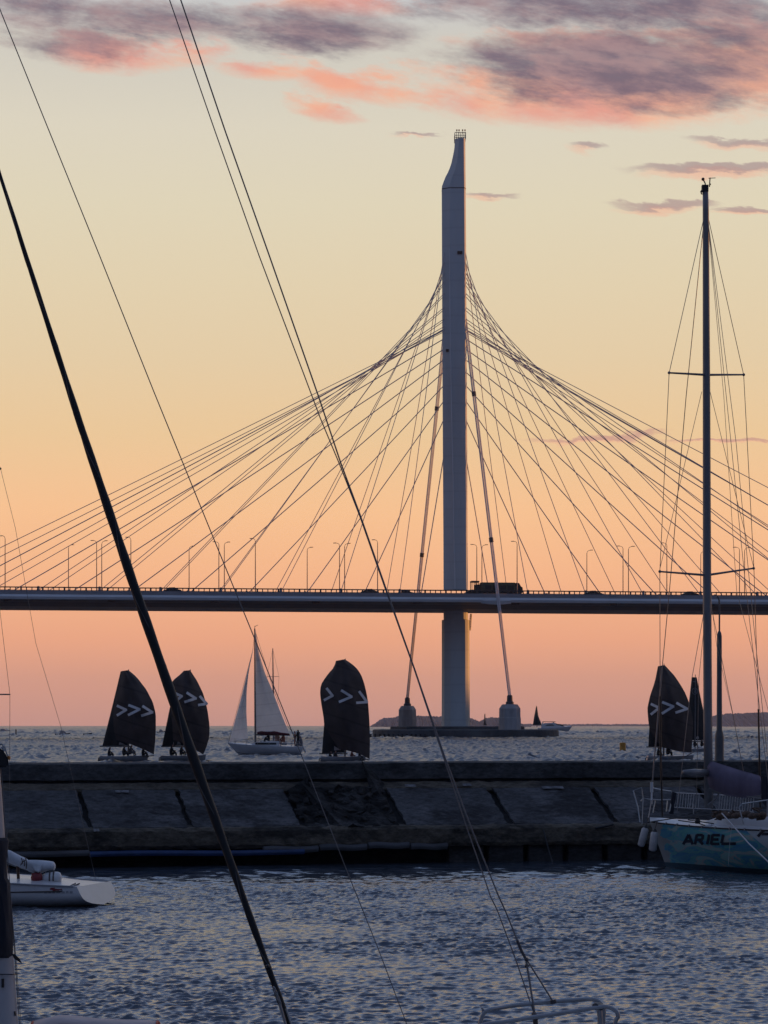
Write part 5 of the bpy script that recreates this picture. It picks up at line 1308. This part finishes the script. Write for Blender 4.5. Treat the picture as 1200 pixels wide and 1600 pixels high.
# spiral edge of the roll shows as a slight ripple
pts, rs = [], []
for i in range(len(fp) - 1):
    for k in range(6):
        q = k/6; pts.append(fp[i].lerp(fp[i+1], q)); rs.append(.9*(fr_[i]*(1 - q) + fr_[i+1]*q)*(1 + .05*math.sin(i*6 + k)))
MB().tube(pts, rs, 12).build('furled_jib', mat('uv_strip', (.008,.010,.014), .55, .4, 3, .004, 18, spec=.3), ny, smooth=True)
sp_ = MB(); sp_.tube([p + Vector((math.cos(i*.35)*r*.98, -abs(math.sin(i*.35))*r, 0)) for i, (p, r) in enumerate(zip(pts, rs)) if i % 2 == 0], .0035, 5); sp_.build('leech_tape', M['darkgel'], ny)
tk = MB(); tk.ball(P(418, 1509.5, 14.25), .012, 7); tk.build('furling_bead', M['darkgel'], ny)
for i, (x, y) in enumerate(((429, 1546), (431, 1551), (433, 1556), (435, 1561), (437, 1566))):
    mb = MB(); cc_ = P(x, y, 14.1); ax = Vector((.35, .1, -.9)).normalized(); sd2 = ax.orthogonal().normalized() if i % 2 else ax.cross(ax.orthogonal()).normalized()
    mb.tube([cc_ + ax*.018*math.cos(a) + sd2*.009*math.sin(a) for a in np.linspace(0, 2*math.pi, 13)], .0035, 6, cap=False); mb.build('chain_link', M['steel'], ny)
MB().tube([P(437, 1568, 14.1), P(446, 1600, 14.1), P(455, 1640, 14.05)], .009, 7).build('tack_shackle', M['steel'], ny)
MB().tube([P(447, 1576, 14.12), P(456, 1603, 14.1)], .006, 6).build('turnbuckle', M['steel'], ny)
# thin line from the masthead to the foredeck
MB().tube([P(-40, -90, 15.3), P(2, 20, 15.2), P(155, 398, 15), P(240, 611, 14.9), P(330, 832, 14.8), P(400, 1003, 14.7), P(475, 1190, 14.6), P(545, 1368, 14.5), P(590, 1480, 14.45), P(640, 1612, 14.4), P(660, 1668, 14.4)], [.0036]*6 + [.0030]*5, 6).build('topping_lift', M['wire_dark'], ny)
MB().tube([P(398.5, 1597, 14.6), P(398, 1612, 14.6)], .006, 5).build('deck_pin', M['steel'], ny)
# pale hood with a red hem on the side deck
HY = 15.2
top = [(52, 1596), (72, 1590.5), (95, 1585.5), (108, 1585.8), (125, 1588), (150, 1591), (185, 1592.5), (220, 1593.5), (246, 1594.5)]
rows_ = []
for dY, dz in ((-.35, 14), (-.22, 4), (-.08, .6), (.05, 0), (.25, 2.2), (.4, 6)): rows_.append([P(x + (dY*4), y + dz + .5*math.sin(x*.08 + dY*9), HY + dY) for x, y in top])
hood = MB().grid(rows_).build('pale_hood', M['canvas'], ny, smooth=True, thick=.006)
hem = MB()
for row in (rows_[-1],): hem.tube([p - Vector((0, 0, .006)) for p in row], .010, 6)
for e in (0, -1): hem.tube([r[e] - Vector((0, 0, .008)) for r in rows_], .012, 6)
hem.grid([[r[0] + Vector((-.014, 0, -.004 - .05*v)) for r in rows_] for v in (0, 1)]); hem.grid([[r[-1] + Vector((.014, 0, -.004 - .05*v)) for r in rows_] for v in (0, 1)])
hem.build('red_hem', M['redcan'], ny)

# ------------------------------------------------------------------ nearest yacht in the middle: stern rail and backstay
SY = 12.7
sy_ = empty('moored_yacht', (1.25, 12.75, 0), -math.pi/2 - .25, 'near yacht at the bottom edge showing only its bent stern rail and split backstay', 'sailboat')
hS = Hull(7.2, 2.2, .8, .7, .72, .3, .4, .2, .55, 2.0)
hS_root = empty('x') if False else None
sy_.location = Vector((1.25, 12.7, 0)) - Vector((0, 0, 0)); hS.build(sy_, M['gel'], M['gel'])
def tb(pts, r=.0125, name='stern_rail', m='steel'):
    # rounded tube through picture points at the stern
    q = [Vector(p) for p in pts]; out = []
    for i in range(len(q) - 1):
        for k in range(5):
            t_ = k/5; p0, p1, p2, p3 = q[max(i-1,0)], q[i], q[i+1], q[min(i+2, len(q)-1)]
            out.append(.5*((2*p1) + (p2 - p0)*t_ + (2*p0 - 5*p1 + 4*p2 - p3)*t_*t_ + (3*p1 - p0 - 3*p2 + p3)*t_**3))
    out.append(q[-1]); return MB().tube(out, r, 10).build(name, M[m], sy_, smooth=True)
tb([P(744, 1665, SY), P(748, 1615, SY), P(751, 1596, SY), P(756, 1583, SY), P(766, 1577.5, SY), P(785, 1574, SY + .05), P(813, 1570, SY + .1), P(864, 1565, SY + .15), P(908, 1561.8, SY + .2), P(926, 1561.5, SY + .2), P(937, 1566, SY + .2), P(943, 1577, SY + .2), P(942.5, 1600, SY + .2), P(941, 1665, SY + .2)])
tb([P(746, 1672, SY - .1), P(748, 1612, SY - .1), P(756, 1601.5, SY - .1), P(790, 1596.5, SY - .1), P(836.6, 1589, SY - .06), P(883, 1582, SY), P(926, 1575.2, SY), P(943, 1573, SY), P(955, 1575, SY), P(963.5, 1581, SY), P(965.5, 1589, SY), P(961, 1600, SY), P(952, 1665, SY)])
tb([P(751, 1592, SY), P(754.5, 1578, SY), P(752, 1574.5, SY)], .006, 'rail_clip')
tb([P(930, 1573, SY), P(934, 1571.5, SY + .03), P(940, 1574, SY + .05)], .02, 'rail_clamp', 'clamp')
tb([P(936, 1574, SY + .1), P(938, 1600, SY + .1), P(937, 1665, SY + .1)], .016, 'rail_post')
bs_ = lambda pts, r, nm='backstay', m='wire_dark': MB().tube([P(x, y, SY + .1 + (1580 - y)*.0009) for x, y in pts], r, 7).build(nm, M[m], sy_)
bs_([(228, -95), (265, 0), (336, 205), (405, 400), (473, 580), (500, 652), (530, 724), (562, 806), (602, 920), (646, 1042), (692, 1180), (730, 1295), (767, 1402), (777, 1422), (806, 1500), (835, 1585)], .0036)
bs_([(250, -95), (282.5, 0), (352, 205), (421, 400), (484, 580), (500, 626), (532, 722), (562.5, 804), (602.5, 918), (648, 1046), (694, 1180), (738, 1298), (779, 1400), (790, 1424), (809, 1471)], .0046)
bs_([(808, 1469), (815, 1486), (822, 1499)], .0085, 'stay_tensioner', 'clamp')
bs_([(822, 1498), (843, 1531), (863.5, 1564)], .0048); bs_([(822, 1500), (827, 1530), (836, 1588)], .0062)
mb = MB(); mb.ball(P(822.5, 1499, SY + .17), .012, 7); mb.ball(P(823, 1509, SY + .17), .012, 7); mb.build('triangle_plate', M['clamp'], sy_)
tb([P(834, 1584, SY), P(837, 1589, SY - .03), P(836.5, 1596, SY), P(838, 1606, SY)], .014, 'rope_knot', 'rope'); tb([P(864, 1562, SY + .1), P(865, 1568, SY + .1)], .018, 'rail_clamp', 'clamp')
